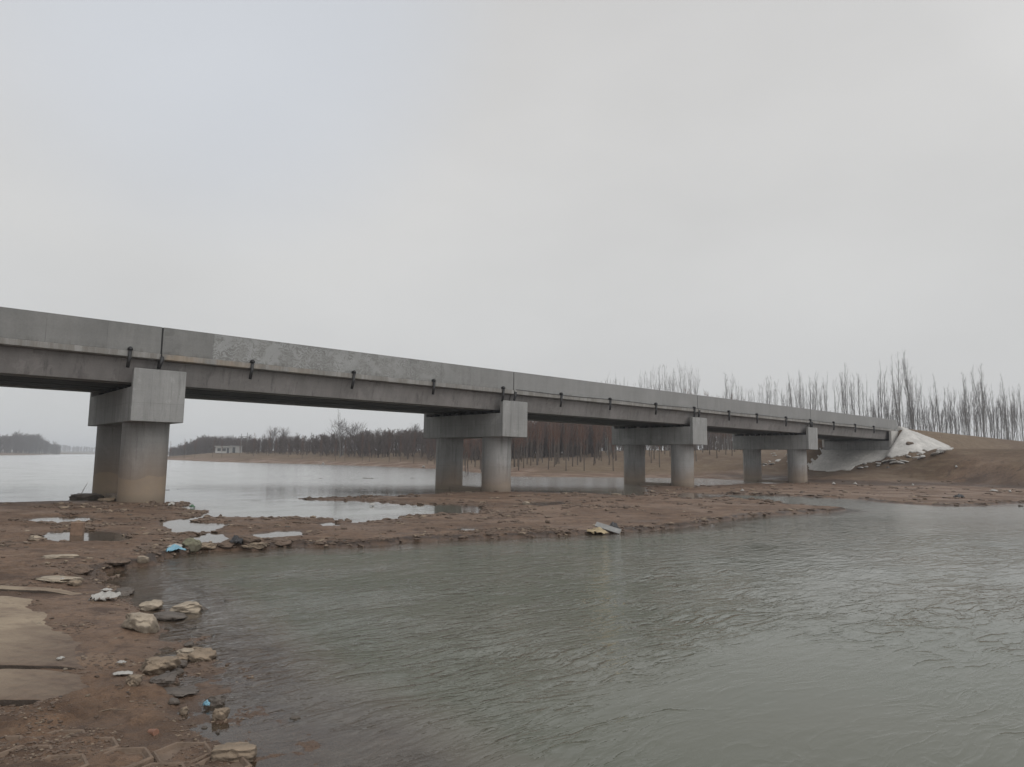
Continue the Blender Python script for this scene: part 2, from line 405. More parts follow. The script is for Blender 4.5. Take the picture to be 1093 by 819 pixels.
# ground
def ground_mat():
    s = NT('ground_mud'); p = s.pos(); x, y, z = s.sep(p)
    zone = s.n('ShaderNodeAttribute', attribute_name='zone').outputs['Color']      # r: dry bank, g: puddle silt, b: near shore
    zr, zg, zb = [s.n('ShaderNodeSeparateColor', {0: zone}).outputs[i] for i in range(3)]
    n1 = s.noise(p, .35, 6, .6); n2 = s.noise(p, 2.3, 7, .65); n3 = s.noise(p, 14, 6, .65); n4 = s.noise(p, .05, 5, .6)
    n5 = s.noise(s.map(p, (1, 1.6, 1)), 1.05, 6, .68, .5); n6 = s.noise(p, 5.5, 6, .7)
    mud = s.mix(s.ramp(n2, .34, .66), (0.089, 0.053, 0.032), (0.177, 0.107, 0.065))
    mud = s.mix(s.ramp(n1, .42, .60, 0, .65), mud, (0.206, 0.133, 0.086))
    mud = s.mix(s.ramp(n6, .52, .62, 0, .7), mud, (0.068, 0.039, 0.024))
    mud = s.mix(s.ramp(n3, .52, .66, 0, .5), mud, (0.065, 0.037, 0.024))
    mud = s.mix(s.ramp(n5, .56, .61, 0, .75), mud, (0.066, 0.037, 0.022))
    mud = s.mix(s.ramp(n5, .40, .36, 0, .45), mud, (0.230, 0.158, 0.105))
    tan = s.mix(s.ramp(n2, .34, .66), (0.095, 0.064, 0.039), (0.153, 0.109, 0.068))
    tan = s.mix(s.ramp(n4, .44, .58, 0, .7), tan, (0.085, 0.053, 0.034))
    tan = s.mix(s.ramp(s.noise(s.map(p, (1, 1, 6)), .6, 6, .65), .50, .66, 0, .6), tan, (0.170, 0.131, 0.086))
    tan = s.mix(s.ramp(n5, .56, .64, 0, .6), tan, (0.061, 0.042, 0.027))
    tan = s.mix(s.ramp(n6, .56, .66, 0, .4), tan, (0.054, 0.039, 0.027))
    c = s.mix(zr, mud, tan)
    c = s.mix(s.math('MULTIPLY', zb, s.ramp(n6, .3, .5, .6, 1)), c, (.040, .026, .019))
    # darker disturbed soil at the foot of the embankment
    c = s.mix(s.math('MULTIPLY', zg, s.ramp(n2, .35, .6, .45, 1)), c, (.050, .034, .026))
    # wet soil next to the water is darker
    wet = s.ramp(s.math('ADD', z, s.math('MULTIPLY', s.ramp(n1, .3, .7, -1, 1), .014)), LV - .01, LV + .055, 1, 0)
    wet = s.math('MULTIPLY', wet, s.ramp(zr, 0, .4, 1, 0))
    c = s.mix(s.math('MULTIPLY', wet, .55), c, (.075, .050, .036))
    h = s.math('ADD', s.math('MULTIPLY', n2, .6), s.math('MULTIPLY', n3, .5))
    h = s.math('ADD', h, s.math('MULTIPLY', s.noise(p, 55, 4, .6), .2))
    nb = s.bump(h, 1.0, .10)
    rough = s.math('MULTIPLY_ADD', s.math('MAXIMUM', wet, s.math('MULTIPLY', s.math('SUBTRACT', 1.0, zr), s.ramp(n1, .40, .58, .2, .75))), -.55, .92)
    rough = s.math('ADD', rough, s.ramp(n3, .3, .7, -.08, .08))
    return s.done(c, rough, nb, **{'Specular IOR Level': .4})
m_ground = ground_mat()

def water_mat():
    s = NT('river_water'); p = s.pos()
    at = s.n('ShaderNodeAttribute', attribute_name='wat').outputs['Color']         # r: depth, g: ripple strength
    dp, rp, ro = [s.n('ShaderNodeSeparateColor', {0: at}).outputs[i] for i in range(3)]
    q = s.map(p, (1, 1, 1), (0, 0, R(-38)))
    warp = s.n('ShaderNodeVectorMath', {0: q, 1: s.n('ShaderNodeVectorMath', {0: s.n('ShaderNodeTexNoise', {'Vector': q, 'Scale': .8, 'Detail': 2.}).outputs['Color'], 1: (.5, .5, .0)}, operation='MULTIPLY').outputs[0]}, operation='ADD').outputs[0]
    a = s.noise(s.map(warp, (2.3, 7.5, 1)), 1.0, 4, .55, .15)
    b = s.noise(s.map(q, (3.2, 11, 1), (0, 0, R(14))), 1.0, 3, .5, .4)
    c = s.noise(s.map(q, (.35, 1.5, 1)), 1.0, 3, .5)
    def crest(n, pw):
        k = s.math('SUBTRACT', 1.0, s.math('ABSOLUTE', s.ramp(n, .28, .72, -1, 1)))
        return s.math('POWER', s.math('MAXIMUM', k, 0.0), pw)
    n1 = s.noise(s.map(warp, (1.35, 4.2, 1)), 1.0, 3, .5, .5)
    n2 = s.noise(s.map(warp, (3.6, 10.0, 1), (0, 0, R(9)), (7, 3, 0)), 1.0, 3, .5, .4)
    gust = s.ramp(s.noise(s.map(q, (.22, .5, 1)), 1.0, 4, .6), .38, .62, .15, 1.4)
    h = s.math('ADD', s.math('MULTIPLY', crest(n1, 4.0), .027), s.math('MULTIPLY', crest(n2, 3.5), .0095))
    h = s.math('MULTIPLY', h, gust)
    h = s.math('ADD', h, s.math('MULTIPLY', a, .032)); h = s.math('ADD', h, s.math('MULTIPLY', b, .015)); h = s.math('ADD', h, s.math('MULTIPLY', c, .020))
    h = s.math('MULTIPLY', h, rp)
    fine = s.math('MULTIPLY', s.noise(s.map(q, (2, 6, 1)), 1.5, 3), .0007)
    nb = s.bump(s.math('ADD', h, fine), 1.0, 1.0)
    murk = s.mix(s.ramp(s.noise(p, .25, 3), .35, .65), (.088, .096, .074), (.104, .105, .083))
    murk = s.mix(s.ramp(dp, .05, .22, 1, 0), murk, (.120, .104, .082))
    body = s.n('ShaderNodeBsdfDiffuse', {'Color': murk}).outputs[0]
    clear = s.n('ShaderNodeBsdfTransparent', {'Color': (.92, .90, .84, 1)}).outputs[0]
    op = s.math('SUBTRACT', 1.0, s.math('EXPONENT', s.math('MULTIPLY', dp, -15.0)))
    under = s.n('ShaderNodeMixShader', {0: op, 1: clear, 2: body}).outputs[0]
    gl = s.n('ShaderNodeBsdfGlossy', {'Color': (1, 1, 1, 1), 'Roughness': s.math('ADD', s.math('MULTIPLY_ADD', rp, .03, .03), ro), 'Normal': nb}).outputs[0]
    fr = s.n('ShaderNodeFresnel', {'IOR': 1.333, 'Normal': nb}).outputs[0]
    o = s.n('ShaderNodeMixShader', {0: fr, 1: under, 2: gl}).outputs[0]
    s.t.links.new(o, s.out.inputs[0]); return s.m
m_water = water_mat()

# ------------------------------------------------------------------ ground and water sheets
def sheets():
    rr = [.01, .08, .16, .26, .36, .48, .6]
    while rr[-1] < 3300:
        r = rr[-1]; rr.append(r + max(.012, min(.0115 * r, r * r / 1171 * 1.1 + .004)))
    rr = np.array(rr)
    th = np.concatenate([np.linspace(-44, 44, 1000), np.linspace(44, 316, 140)[1:-1]])
    th = np.radians(90 - th); n = len(th); k = len(rr)
    X = (rr[:, None] * np.cos(th)[None]).ravel(); Y = (rr[:, None] * np.sin(th)[None]).ravel()
    Hh = height(X, Y)
    V = np.stack([X, Y, Hh], 1)
    i = (np.arange(k - 1) * n)[:, None]; j = np.arange(n)[None]; j2 = (j + 1) % n
    Q = np.stack([i + j, i + n + j, i + n + j2, i + j2], -1).reshape(-1, 4)[:, ::-1]
    g = big_mesh('ground', V, Q, m_ground); tag(g, kind='structure')
    f = sdist(X, Y, FAR); u, v = xy2uv(X, Y)
    s3 = sdist(X, Y, LAND3)
    zone = np.zeros((len(X), 4), np.float32); zone[:, 3] = 1
    zone[:, 0] = np.maximum(sst(1.5, 8, f + 2.5 * fbm(X, Y, .2, 3, 41)), sst(0, 5, s3))
    foot = sst(0, 1.2, f + .5 * fbm(X, Y, .6, 3, 42)) * sst(4.6, 2.6, f + .9 * fbm(X, Y, .4, 3, 43)) * sst(18, 24, X) * sst(20, 12, v) * sst(62, 57, u)
    under = sst(59, 62, u) * sst(66, 64, u) * 0
    zone[:, 1] = foot
    rv = -sdist(X, Y, RIV); ls, _ = land_sd(X, Y); Dg = np.hypot(X, Y)
    zone[:, 2] = sst(-.05, .03, ls) * sst(.30, .16, ls) * (np.abs(rv) < 1.5) * sst(8, 12, Dg) * sst(48, 36, Dg)
    a = g.data.color_attributes.new('zone', 'FLOAT_COLOR', 'POINT'); a.data.foreach_set('color', zone.ravel())
    # water: the same points wherever the bed lies under (or just above) the water level
    low = Hh < LV + .03
    keep = low[Q].any(1)
    Qw = Q[keep]; used = np.unique(Qw); idx = np.full(len(X), -1); idx[used] = np.arange(len(used))
    xw, yw = X[used], Y[used]
    Vw = np.stack([xw, yw, np.full(len(used), LV)], 1)
    w = big_mesh('water', Vw, idx[Qw], m_water); tag(w, kind='structure')
    riv = sdist(xw, yw, RIV)
    D = np.hypot(xw, yw)
    wa = np.zeros((len(used), 4), np.float32); wa[:, 3] = 1
    wa[:, 0] = np.clip(LV - Hh[used], 0, 1)
    rip = sst(-.2, 1.2, riv) * np.clip(.35 + np.clip(wa[:, 0] * 3.0, 0, .65), 0, 1)
    ang = np.degrees(np.arctan2(xw, yw))
    rip = rip * (1 - .80 * sst(2, 22, ang)) * (1 - .45 * sst(7.0, 3.8, D)) * (1 - .5 * sst(-3, 8, ang) * sst(7.5, 5, D))
    calm = .022 + .05 * sst(33, 46, D) * (riv < 0)
    wa[:, 1] = calm + rip * (1 - calm)
    wa[:, 2] = .145 * sst(31, 46, D) * (riv < 0) + .12 * sst(12, 30, D) * (riv >= 0)
    a = w.data.color_attributes.new('wat', 'FLOAT_COLOR', 'POINT'); a.data.foreach_set('color', wa.ravel())
sheets()

# ------------------------------------------------------------------ bridge
ANG = math.atan2(UB[1], UB[0])
bridge = empty('bridge', (OB[0], OB[1], 0), ANG)
tag(bridge, 'long low grey concrete girder bridge with solid parapets crossing the shallow river', 'bridge')
WID = 6.65
def pier(u0, m_col, first=False):
    k = MB()
    # one casting: low seat in the middle, upstand cheek at each end
    prof = [(0, 2.66), (WID, 2.66), (WID, 4.36), (WID - .22, 4.36), (WID - .22, 3.80), (.21, 3.80), (.21, 4.40), (0, 4.40)]
    k.prism(prof, u0, u0 + 1.62)
    c = k.build('pier_cap', m_cap, bridge, bevel=.02)
    for v in (1.38, 5.3):
        MB().cyl(u0 + .82, v, -1.4, 2.662, .73, 56, 6).build('pier_column', m_col, c, True).modifiers.new('e', 'EDGE_SPLIT').split_angle = R(60)
    MB().box(u0 + .38, u0 + 1.26, 2.05, 4.62, -1.0, .13).build('tie_beam', m_column_b, c, bevel=.03)
    for v in [.95 + i * 1.0 for i in range(6)]:
        for du in (.18, 1.12): MB().box(u0 + du, u0 + du + .3, v - .12, v + .12, 3.795, 3.95).build('bearing_pad', m_rubber, c)
    return c
for i, u0 in enumerate((-16, 0, 16, 32, 48)): pier(u0, m_column if u0 <= 0 else m_column_b)
spans = [(-16 + .84 + 16 * i, -16 + .80 + 16 * (i + 1)) for i in range(5)]
spans = [(a, b if b < 60 else 66.5) for a, b in spans]
spans = [(-17.6, -15.2)] + spans
for a, b in spans:
    a += .004; b -= .004
    # outer box beams lean inward towards the soffit
    MB().prism([(.60, 3.955), (1.42, 3.955), (1.48, 4.74), (.40, 4.74)], a, b).build('edge_girder', m_girder, bridge, bevel=.012)
    MB().prism([(WID - .60, 3.955), (WID - .40, 4.74), (WID - 1.48, 4.74), (WID - 1.42, 3.955)], a, b).build('edge_girder', m_girder, bridge, bevel=.012)
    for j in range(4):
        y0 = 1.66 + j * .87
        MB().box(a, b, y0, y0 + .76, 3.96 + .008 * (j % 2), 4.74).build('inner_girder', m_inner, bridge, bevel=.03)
    MB().box(a, b, .19, WID - .19, 4.744, 4.96).build('deck_slab', m_ledge, bridge)
    for s_ in (0, 1):
        y0, y1 = ((.10, .34) if not s_ else (WID - .34, WID - .10))
        MB().box(a, b, *((.10, .186) if not s_ else (WID - .186, WID - .10)), 4.765, 4.955).build('deck_ledge', m_ledge, bridge, bevel=.01)
        # parapet, with coping line
        w = MB(); n = max(1, int((b - a) / 1.655))
        w.prism([(y0 + .06, 4.962), (y1, 4.962), (y1, 5.875), (y0 + .06, 5.875)] if not s_ else [(y0, 4.962), (y1 - .06, 4.962), (y1 - .06, 5.875), (y0, 5.875)], a, b if b < 60 else b + .95)
        w.build('parapet', m_parapet, bridge, bevel=.012)
for i in range(-1, 5):
    for v0, v1 in ((.20, .31), (WID - .31, WID - .20)):
        MB().box(16 * i + .797, 16 * i + .843, v0, v1, 4.80, 5.865).build('joint_filler', m_rubber, bridge)
def drain(u, z=4.985, L=.60, tilt=.0, knob=True):
    m = MB()
    m.tube([(u, .045, z), (u + tilt * .35, .045, z - L * .5), (u + tilt, .065, z - L)], [.056] * 3, 12)
    o = m.build('drain_pipe', m_pipe, bridge, True)
    if knob:
        k = MB(); k.tube([(u, .17, z + .03), (u, .06, z + .035), (u, .02, z)], [.068, .072, .068], 12)
        k.tube([(u, .045, z - .02), (u, .045, z + .06)], [.074, .06], 12)
        k.build('pipe_elbow', m_pipe, o, True)
for i, u in enumerate((-.14, 3.88, 8.02, 11.97, 16.07, 20.1, 24.02, 28.26, 32.32, 36.46, 40.21, 44.54, 48.57, 52.86, 57.21, 61.36, -4.2, -8.2, -12.2)):
    drain(u, 4.985, .6 + .03 * ((i * 7) % 3), -.04 - .02 * (i % 3))
for u in (.84, 16.86, 32.86, 48.86): drain(u, 4.86, .42, -.09, False)
# utility cable clipped under the parapet on the far spans
for a, b in ((16.9, 32.3), (32.3, 48.5), (48.5, 65.5)):
    pts = [(a + (b - a) * t / 16, .085 + .0 * t, 4.965 + .02 * math.cos(math.pi * 4 * t / 16) - .0) for t in range(17)]
    MB().tube(pts, [.012] * 17, 6).build('cable', m_pipe, bridge, True)
# abutment
ab = MB()
ab.prism([(.02, 2.2), (WID - .02, 2.2), (WID - .02, 3.80), (.02, 3.80)], 65.4, 67.4)
ab.box(66.55, 67.4, .02, WID - .02, 3.803, 4.95)
abo = ab.build('abutment', m_cap, bridge, bevel=.02)
MB().box(65.35, 67.6, .0, .22, 3.2, 4.75).build('cheek_wall', m_paving, abo, bevel=.02)
MB().box(65.35, 67.6, WID - .22, WID, 3.2, 4.75).build('cheek_wall', m_paving, abo, bevel=.02)
MB().box(67.42, 69.2, .06, .40, 3.9, 5.28).build('wing_wall', m_paving, abo, bevel=.02)
MB().box(67.42, 69.2, WID - .40, WID - .06, 3.9, 5.28).build('wing_wall', m_paving, abo, bevel=.02)

# concrete facing on the abutment slope and cone
def slope_paving():
    st = .16
    uu = np.arange(52, 74, st); vv = np.arange(-11, 9, st)
    U, V = np.meshgrid(uu, vv, indexing='ij')
    X, Y = uv2xy(U.ravel(), V.ravel()); Hh = height(X, Y)
    cx, cy = X, Y
    # outline of the exposed concrete, found on the slope itself
    poly = [hit(a, b)[:2] for a, b in ((1019, 480.5), (1006, 482), (992, 485), (980, 486), (968, 488), (958, 489), (950, 491), (938, 493.5), (925, 496), (914, 500), (905, 503))]
    p2 = [uv2xy(61.0, 1.0), uv2xy(61.4, 6.7), uv2xy(67.3, 6.7), uv2xy(67.4, 0), uv2xy(69.5, 0.2)]
    poly = [tuple(p) for p in poly] + p2 + [tuple(hit(a, b)[:2]) for a, b in ((968, 459), (980, 463.0), (1000, 471.0), (1012, 476.5))]
    s0 = sdist(X, Y, poly); s = s0 + .30 * fbm(X, Y, 1.1, 4, 51) * sst(68.5, 66.5, xy2uv(X, Y)[0]) + .13 * fbm(X, Y, 1.6, 4, 54) * sst(-1.5, -3, xy2uv(X, Y)[1]) + .2 * sst(67.5, 69.5, xy2uv(X, Y)[0])
    hole = fbm(X, Y, .55, 3, 52)
    ok = (s > 0) & ~((hole > .30) & (s < .9) & (xy2uv(X, Y)[1] < -.5) & (xy2uv(X, Y)[0] < 66.5))
    ok = ok.reshape(U.shape)
    Zs = (Hh + .07).reshape(U.shape); S = s.reshape(U.shape)
    nu, nv = U.shape; idx = np.arange(nu * nv).reshape(nu, nv)
    q = ok[:-1, :-1] & ok[1:, :-1] & ok[1:, 1:] & ok[:-1, 1:]
    Q = np.stack([idx[:-1, :-1][q], idx[1:, :-1][q], idx[1:, 1:][q], idx[:-1, 1:][q]], 1)
    Ps = np.stack([X, Y, Zs.ravel()], 1)
    used = np.unique(Q); m = np.full(len(Ps), -1); m[used] = np.arange(len(used))
    o = big_mesh('slope_paving', Ps[used], m[Q], m_paving, None, True)
    sol = o.modifiers.new('solid', 'SOLIDIFY'); sol.thickness = .12; sol.offset = -1
    tag(o, 'pale broken concrete facing on the earth cone at the right end of the bridge', 'slope paving')
slope_paving()

# ------------------------------------------------------------------ haze
def haze():
    s = NT('haze_air')
    v = s.n('ShaderNodeVolumePrincipled', {'Color': (.80, .84, .90, 1), 'Density': .0006, 'Anisotropy': .0})
    s.t.links.new(v.outputs[0], s.out.inputs['Volume'])
    o = MB().box(-3400, 3400, -3400, 3400, -4, 34).build('haze', s.m); tag(o, 'thin grey winter haze over the water', 'haze', kind='stuff')
haze()

# ------------------------------------------------------------------ trees
def branch(out, p, d, L, r0, r1, nseg, curl, n, rg, wob_=.055):
    P = [p]; dd = d.copy()
    for i in range(nseg):
        dd = dd + np.array([0, 0, curl / nseg]) + rg.normal(0, wob_, 3); dd /= np.linalg.norm(dd)
        P.append(P[-1] + dd * L / nseg)
    P = np.array(P); r = np.linspace(r0, r1, nseg + 1); V, Fc = tube(P, r, n)
    out[1].append(Fc + out[2]); out[0].append(V); out[2] += len(V)
    return P, r
def gen_tree(seed, h, clean=.25, nb=18, ang=.5, bl=.25, sub=4, sub2=0, tr=.14, fork=0, tw=.012, curl=.7, levels_sides=3):
    rg = np.random.default_rng(seed)
    T = [[], [], 0]; Cc = [[], [], 0]
    P, r = branch(T, np.array([0, 0, -.3]), np.array([rg.normal(0, .02), rg.normal(0, .02), 1.]), h, tr, tr * .10, 9, .9, 6, rg, .03)
    leaders = [(P, r, clean)]
    for k in range(fork):
        i = rg.integers(3, 6); a = rg.uniform(0, 6.28)
        d = np.array([math.cos(a) * .22, math.sin(a) * .22, 1.]); d /= np.linalg.norm(d)
        q = branch(T, P[i], d, (h - P[i][2]) * rg.uniform(.75, .98), r[i] * .7, tr * .1, 7, .5, 5, rg)
        leaders.append((q[0], q[1], .12))
    for PP, rr_, cl in leaders:
        m = int(nb * (1 if cl == clean else .5)); seg = len(PP) - 1; Lh = np.linalg.norm(PP[-1] - PP[0])
        for k in range(m):
            t = cl + (1 - cl) * ((k + rg.uniform(0, 1)) / m) * .97; i = min(int(t * seg), seg - 1); f = t * seg - i
            b = PP[i] * (1 - f) + PP[i + 1] * f; rb = rr_[i] * (1 - f) + rr_[i + 1] * f
            a = rg.uniform(0, 6.28); an = ang * rg.uniform(.7, 1.3)
            d = np.array([math.cos(a) * math.sin(an), math.sin(a) * math.sin(an), math.cos(an)])
            L = h * bl * rg.uniform(.5, 1.1) * (1.15 - t * .75)
            Q, rq = branch(Cc, b, d, L, min(rb * .6, .05), tw, 4, curl, levels_sides, rg)
            for j in range(sub):
                tt = rg.uniform(.25, .95) * 4; ii = min(int(tt), 3); ff = tt - ii
                bb = Q[ii] * (1 - ff) + Q[ii + 1] * ff
                dr = (Q[ii + 1] - Q[ii]); dr /= np.linalg.norm(dr); dr = dr + rg.normal(0, .42, 3); dr[2] += .1; dr /= np.linalg.norm(dr)
                Q2, _ = branch(Cc, bb, dr, L * rg.uniform(.3, .6), tw * 1.2, tw * .5, 2, curl * .5, 3, rg)
                for jj in range(sub2):
                    b3 = Q2[1] if jj % 2 else Q2[1] * .4 + Q2[2] * .6
                    d3 = (Q2[2] - Q2[0]); d3 /= np.linalg.norm(d3); d3 = d3 + rg.normal(0, .5, 3); d3 /= np.linalg.norm(d3)
                    branch(Cc, b3, d3, L * rg.uniform(.18, .35), tw * .8, tw * .4, 2, .1, 3, rg)
    f = lambda o: (np.concatenate(o[0]), np.concatenate(o[1]))
    return f(T), f(Cc)
def proto_meshes(name, seeds, mt, mc, **kw):
    res = []
    for s_ in seeds:
        (tv, tf), (cv, cf) = gen_tree(s_, **kw)
        ms = []
        for nm, v, f_, m in (('trunk', tv, tf, mt), ('crown', cv, cf, mc)):
            o = big_mesh(nm, v, f_, m); ms.append(o.data); bpy.data.objects.remove(o)
        res.append(ms)
    return res
def put_tree(name, meshes, x, y, s, label, cat, group, z=None, sx=1.):
    z = Z(x, y) if z is None else z
    e = empty(name, (x, y, z - .02), random.uniform(0, 6.28)); e.scale = (s * sx, s * sx, s)
    for nm, me in zip(('trunk', 'crown'), meshes): link(bpy.data.objects.new(nm, me), e)
    return tag(e, label, cat, group)
def at(px, D):                                         # ground position from bearing and depth
    x = (px - CX) / F * D; return x, D
POP = proto_meshes('poplar', range(100, 112), m_bark, m_twig, h=16, clean=.30, nb=14, ang=.38, bl=.20, sub=4, sub2=1, tr=.15, fork=1, tw=.010)
POP2 = proto_meshes('poplar', range(120, 124), m_bark, m_twig, h=16, clean=.26, nb=18, ang=.40, bl=.22, sub=5, sub2=1, tr=.18, fork=2, tw=.011)
SAP = proto_meshes('sapling', range(130, 138), m_redbark, m_redtwig, h=8, clean=.30, nb=20, ang=.42, bl=.26, sub=5, sub2=1, tr=.075, fork=0, tw=.011)
BRU = proto_meshes('brush', range(140, 145), m_bark, m_twig, h=7, clean=.12, nb=15, ang=.36, bl=.3, sub=4, sub2=0, tr=.06, fork=1, tw=.011)
RND = proto_meshes('round', range(150, 153), m_bark, m_wtwig, h=9, clean=.2, nb=26, ang=.95, bl=.46, sub=6, sub2=2, tr=.18, fork=3, tw=.013, curl=.35)

def topz(px, ytop, D):                                 # world height whose image at that bearing and depth is ytop
    d = ray(px, ytop); return H + d[2] / d[1] * D
# skyline poplars: (bearing px, top y, depth)
named = [(975, 382, 118, 1, 'tallest bare poplar of the skyline, its forked crown just left of the dirt embankment'),
         (962, 384, 116, 1, 'second tallest bare poplar, forked, directly left of the tallest skyline poplar'),
         (941, 390, 120, 0, 'slim bare poplar rising above the last metres of the bridge parapet'),
         (1050, 391, 112, 1, 'tall bare forked poplar behind the middle of the dirt embankment crest'),
         (1033, 400, 116, 1, 'bare forked poplar left of the tall one behind the middle of the embankment crest'),
         (1003, 402, 122, 0, 'bare poplar standing alone in the gap behind the left part of the embankment crest'),
         (904, 388, 128, 0, 'tall bare poplar over the parapet above the fourth pier'),
         (1074, 402, 110, 0, 'bare poplar near the right edge behind the embankment, close to a thinner twin'),
         (1092, 410, 112, 0, 'rightmost bare poplar behind the dirt embankment'),
         (777, 400, 140, 1, 'lone clumpy bare poplar over the parapet just right of the gap in the trees')]
for px, yt, D, t, lb in named:
    x, y = at(px, D); z = Z(x, y); s = (topz(px, yt, D) - z) / 15.6
    put_tree('poplar_tree', random.choice(POP2 if t else POP), x, y, s, lb, 'tree', 'tall bare poplars on the skyline', z, .72)
def yprof(px):                                          # skyline height of the tree line
    xs = [545, 600, 640, 660, 700, 722, 742, 752, 772, 780, 800, 850, 880, 910, 940, 975, 990, 1010, 1050, 1093, 1200]
    ys = [452, 440, 402, 398, 392, 385, 390, 420, 415, 404, 408, 396, 398, 392, 398, 395, 415, 412, 402, 412, 405]
    return float(np.interp(px, xs, ys))
gp = 'tall bare poplars on the skyline'
for k in range(168):
    px = 636 + (k + random.random()) / 168 * 500
    if 744 < px < 768 and random.random() < .5: continue
    D = random.uniform(122, 165) if px < 930 else random.uniform(108, 150)
    yt = yprof(px) + abs(random.gauss(0, 13)) + random.uniform(0, 6)
    x, y = at(px, D); z = Z(x, y); s = (topz(px, yt, D) - z) / 15.6
    if px < 745: lb = 'bare poplar showing its top over the parapet left of the gap in the tree line'
    elif px < 930: lb = 'bare poplar showing its top over the parapet between the gap and the bridge end'
    else: lb = 'bare poplar standing behind the dirt embankment right of the bridge end'
    put_tree('poplar_tree', random.choice(POP + POP2[:2]), x, y, s, lb, 'tree', gp + (' left of the gap' if px < 745 else ' over the bridge' if px < 930 else ' behind the embankment'), z, random.uniform(.5, .8))
for k in range(50):                                     # thin brushy saplings between them
    px = 925 + (k + random.random()) / 50 * 190
    D = random.uniform(112, 140); yt = 436 + random.gauss(0, 7)
    x, y = at(px, D); z = Z(x, y); s = max(.5, (topz(px, yt, D) - z) / 6.9)
    put_tree('brushy_sapling', random.choice(BRU), x, y, s, 'thin brushy bare sapling among the poplars behind the dirt embankment', 'sapling', 'thin saplings behind the embankment', z, .8)
# plantation rows on the far slope, seen between the second and third piers
rows = 0
for i in range(12):
    for j in range(23):
        x = -12 + j * 2.6 + random.gauss(0, .35) + i * .8; y = 73 + i * 5.6 + random.gauss(0, .4) + max(0, (x - 8)) * .55
        px = CX + F * x / y
        if px < 470 or px > 800: continue
        z = Z(x, y); s = random.uniform(.86, 1.12) * (.82 if i < 2 else 1) * (1 + .04 * max(0, i - 4))
        put_tree('plantation_tree', random.choice(SAP), x, y, s, 'slender reddish bare young tree in the planted rows on the far bank slope', 'young tree', 'planted rows of young trees on the far bank', z); rows += 1
# woodland masses joined as one object each (beyond counting)
def wood(name, label, spots, protos, mat):
    VV = []; QQ = []; b = 0
    for x, y, z, s in spots:
        a = random.uniform(0, 6.28); c, s_ = math.cos(a), math.sin(a)
        for me in random.choice(protos):
            key = me.name
            if key not in cache:
                v = np.empty(len(me.vertices) * 3); me.vertices.foreach_get('co', v)
                q = np.empty(len(me.loops), np.int32); me.loops.foreach_get('vertex_index', q)
                cache[key] = (v.reshape(-1, 3), q.reshape(-1, 4))
            v, q = cache[key]
            w = v * s * np.array([1.5, 1.5, 1]); w = np.stack([w[:, 0] * c - w[:, 1] * s_, w[:, 0] * s_ + w[:, 1] * c, w[:, 2]], 1) + np.array([x, y, z])
            VV.append(w); QQ.append(q + b); b += len(w)
    o = big_mesh(name, np.concatenate(VV), np.concatenate(QQ), mat, None, False)
    return tag(o, label, 'woodland', kind='stuff')
cache = {}
DW = proto_meshes('dense', range(160, 165), m_wtwig, m_wtwig, h=8, clean=.04, nb=22, ang=.5, bl=.3, sub=4, sub2=1, tr=.09, fork=1, tw=.026)
def spots(n, pxa, pxb, Da, Db, ytop, jit):
    out = []
    for k in range(n):
        px = random.uniform(pxa, pxb); D = random.uniform(Da(px), Db(px)); x, y = at(px, D)
        out.append((x, y, px, D))
    X = np.array([o[0] for o in out]); Y = np.array([o[1] for o in out]); Zs = height(X, Y)
    return [(x, y, z - .1, max(.35, (topz(px, ytop(px) + random.gauss(0, jit), D) - z) / 8)) for (x, y, px, D), z in zip(out, Zs)]
wd = lambda a, b: (lambda px: float(np.interp(px, a, b)))
wood('bare_woodland', 'dense dark bare woodland along the far bank left of the second pier',
     spots(820, 262, 640, wd([262, 330, 465, 640], [192, 162, 124, 128]), wd([262, 465, 640], [225, 170, 165]), wd([262, 300, 340, 400, 460, 520, 600], [470, 469, 468, 464, 460, 456, 452]), 2.6), DW, m_wtwig)
wood('bare_woodland', 'hazier bare woodland tapering down to the water behind the small white house',
     spots(240, 184, 275, wd([184, 275], [300, 215]), wd([184, 275], [420, 290]), wd([184, 205, 220, 240, 275], [480, 474, 467, 469, 469]), 1.3), DW, m_wtwig)
wood('distant_woodland', 'rounded mass of hazy bare trees on the low shore at the far left',
     spots(440, -120, 67, wd([-120, 0, 60], [300, 390, 640]), wd([-120, 0, 60], [420, 520, 760]), wd([-120, 0, 20, 42, 52, 66], [470, 468, 465, 465.5, 471, 477]), 1.2), DW, m_wtwig)
wood('distant_woodland', 'faint blue band of trees along the most distant shore left of the first pier',
     spots(300, 50, 200, wd([50, 200], [1500, 1100]), wd([50, 200], [1800, 1400]), wd([50, 60, 80, 110, 200], [473, 474, 477, 478, 478]), .6), DW, m_wtwig)
wood('background_woodland', 'pale grey belt of bare trees behind the planted slope between the third and fourth piers',
     spots(210, 592, 900, wd([600, 1130], [172, 160]), wd([600, 1130], [215, 200]), wd([600, 700, 800, 900, 1130], [448, 450, 455, 452, 448]), 5), DW, m_wtwig)
for px, yt, D, sx, lb in ((292, 456.5, 185, 1.1, 'round-crowned bare tree above the wood, left one of the pair near the small white house'),
                          (306, 457.5, 188, 1.0, 'round-crowned bare tree above the wood, right one of the pair near the small white house'),
                          (368, 449.5, 160, 1.25, 'broad round-crowned bare tree standing above the wood midway between the first two piers'),
                          (381, 452, 163, 1.0, 'smaller round-crowned bare tree touching the broad one midway between the first two piers'),
                          (443, 452.5, 150, .7, 'small scrubby bare tree above the wood just left of the second pier')):
    x, y = at(px, D); z = Z(x, y); s = (topz(px, yt, D) - z) / 9.4
    put_tree('round_tree', random.choice(RND), x, y, s, lb, 'tree', 'round bare trees above the wood', z, sx)
x, y = at(365, 150); z = Z(x, y)
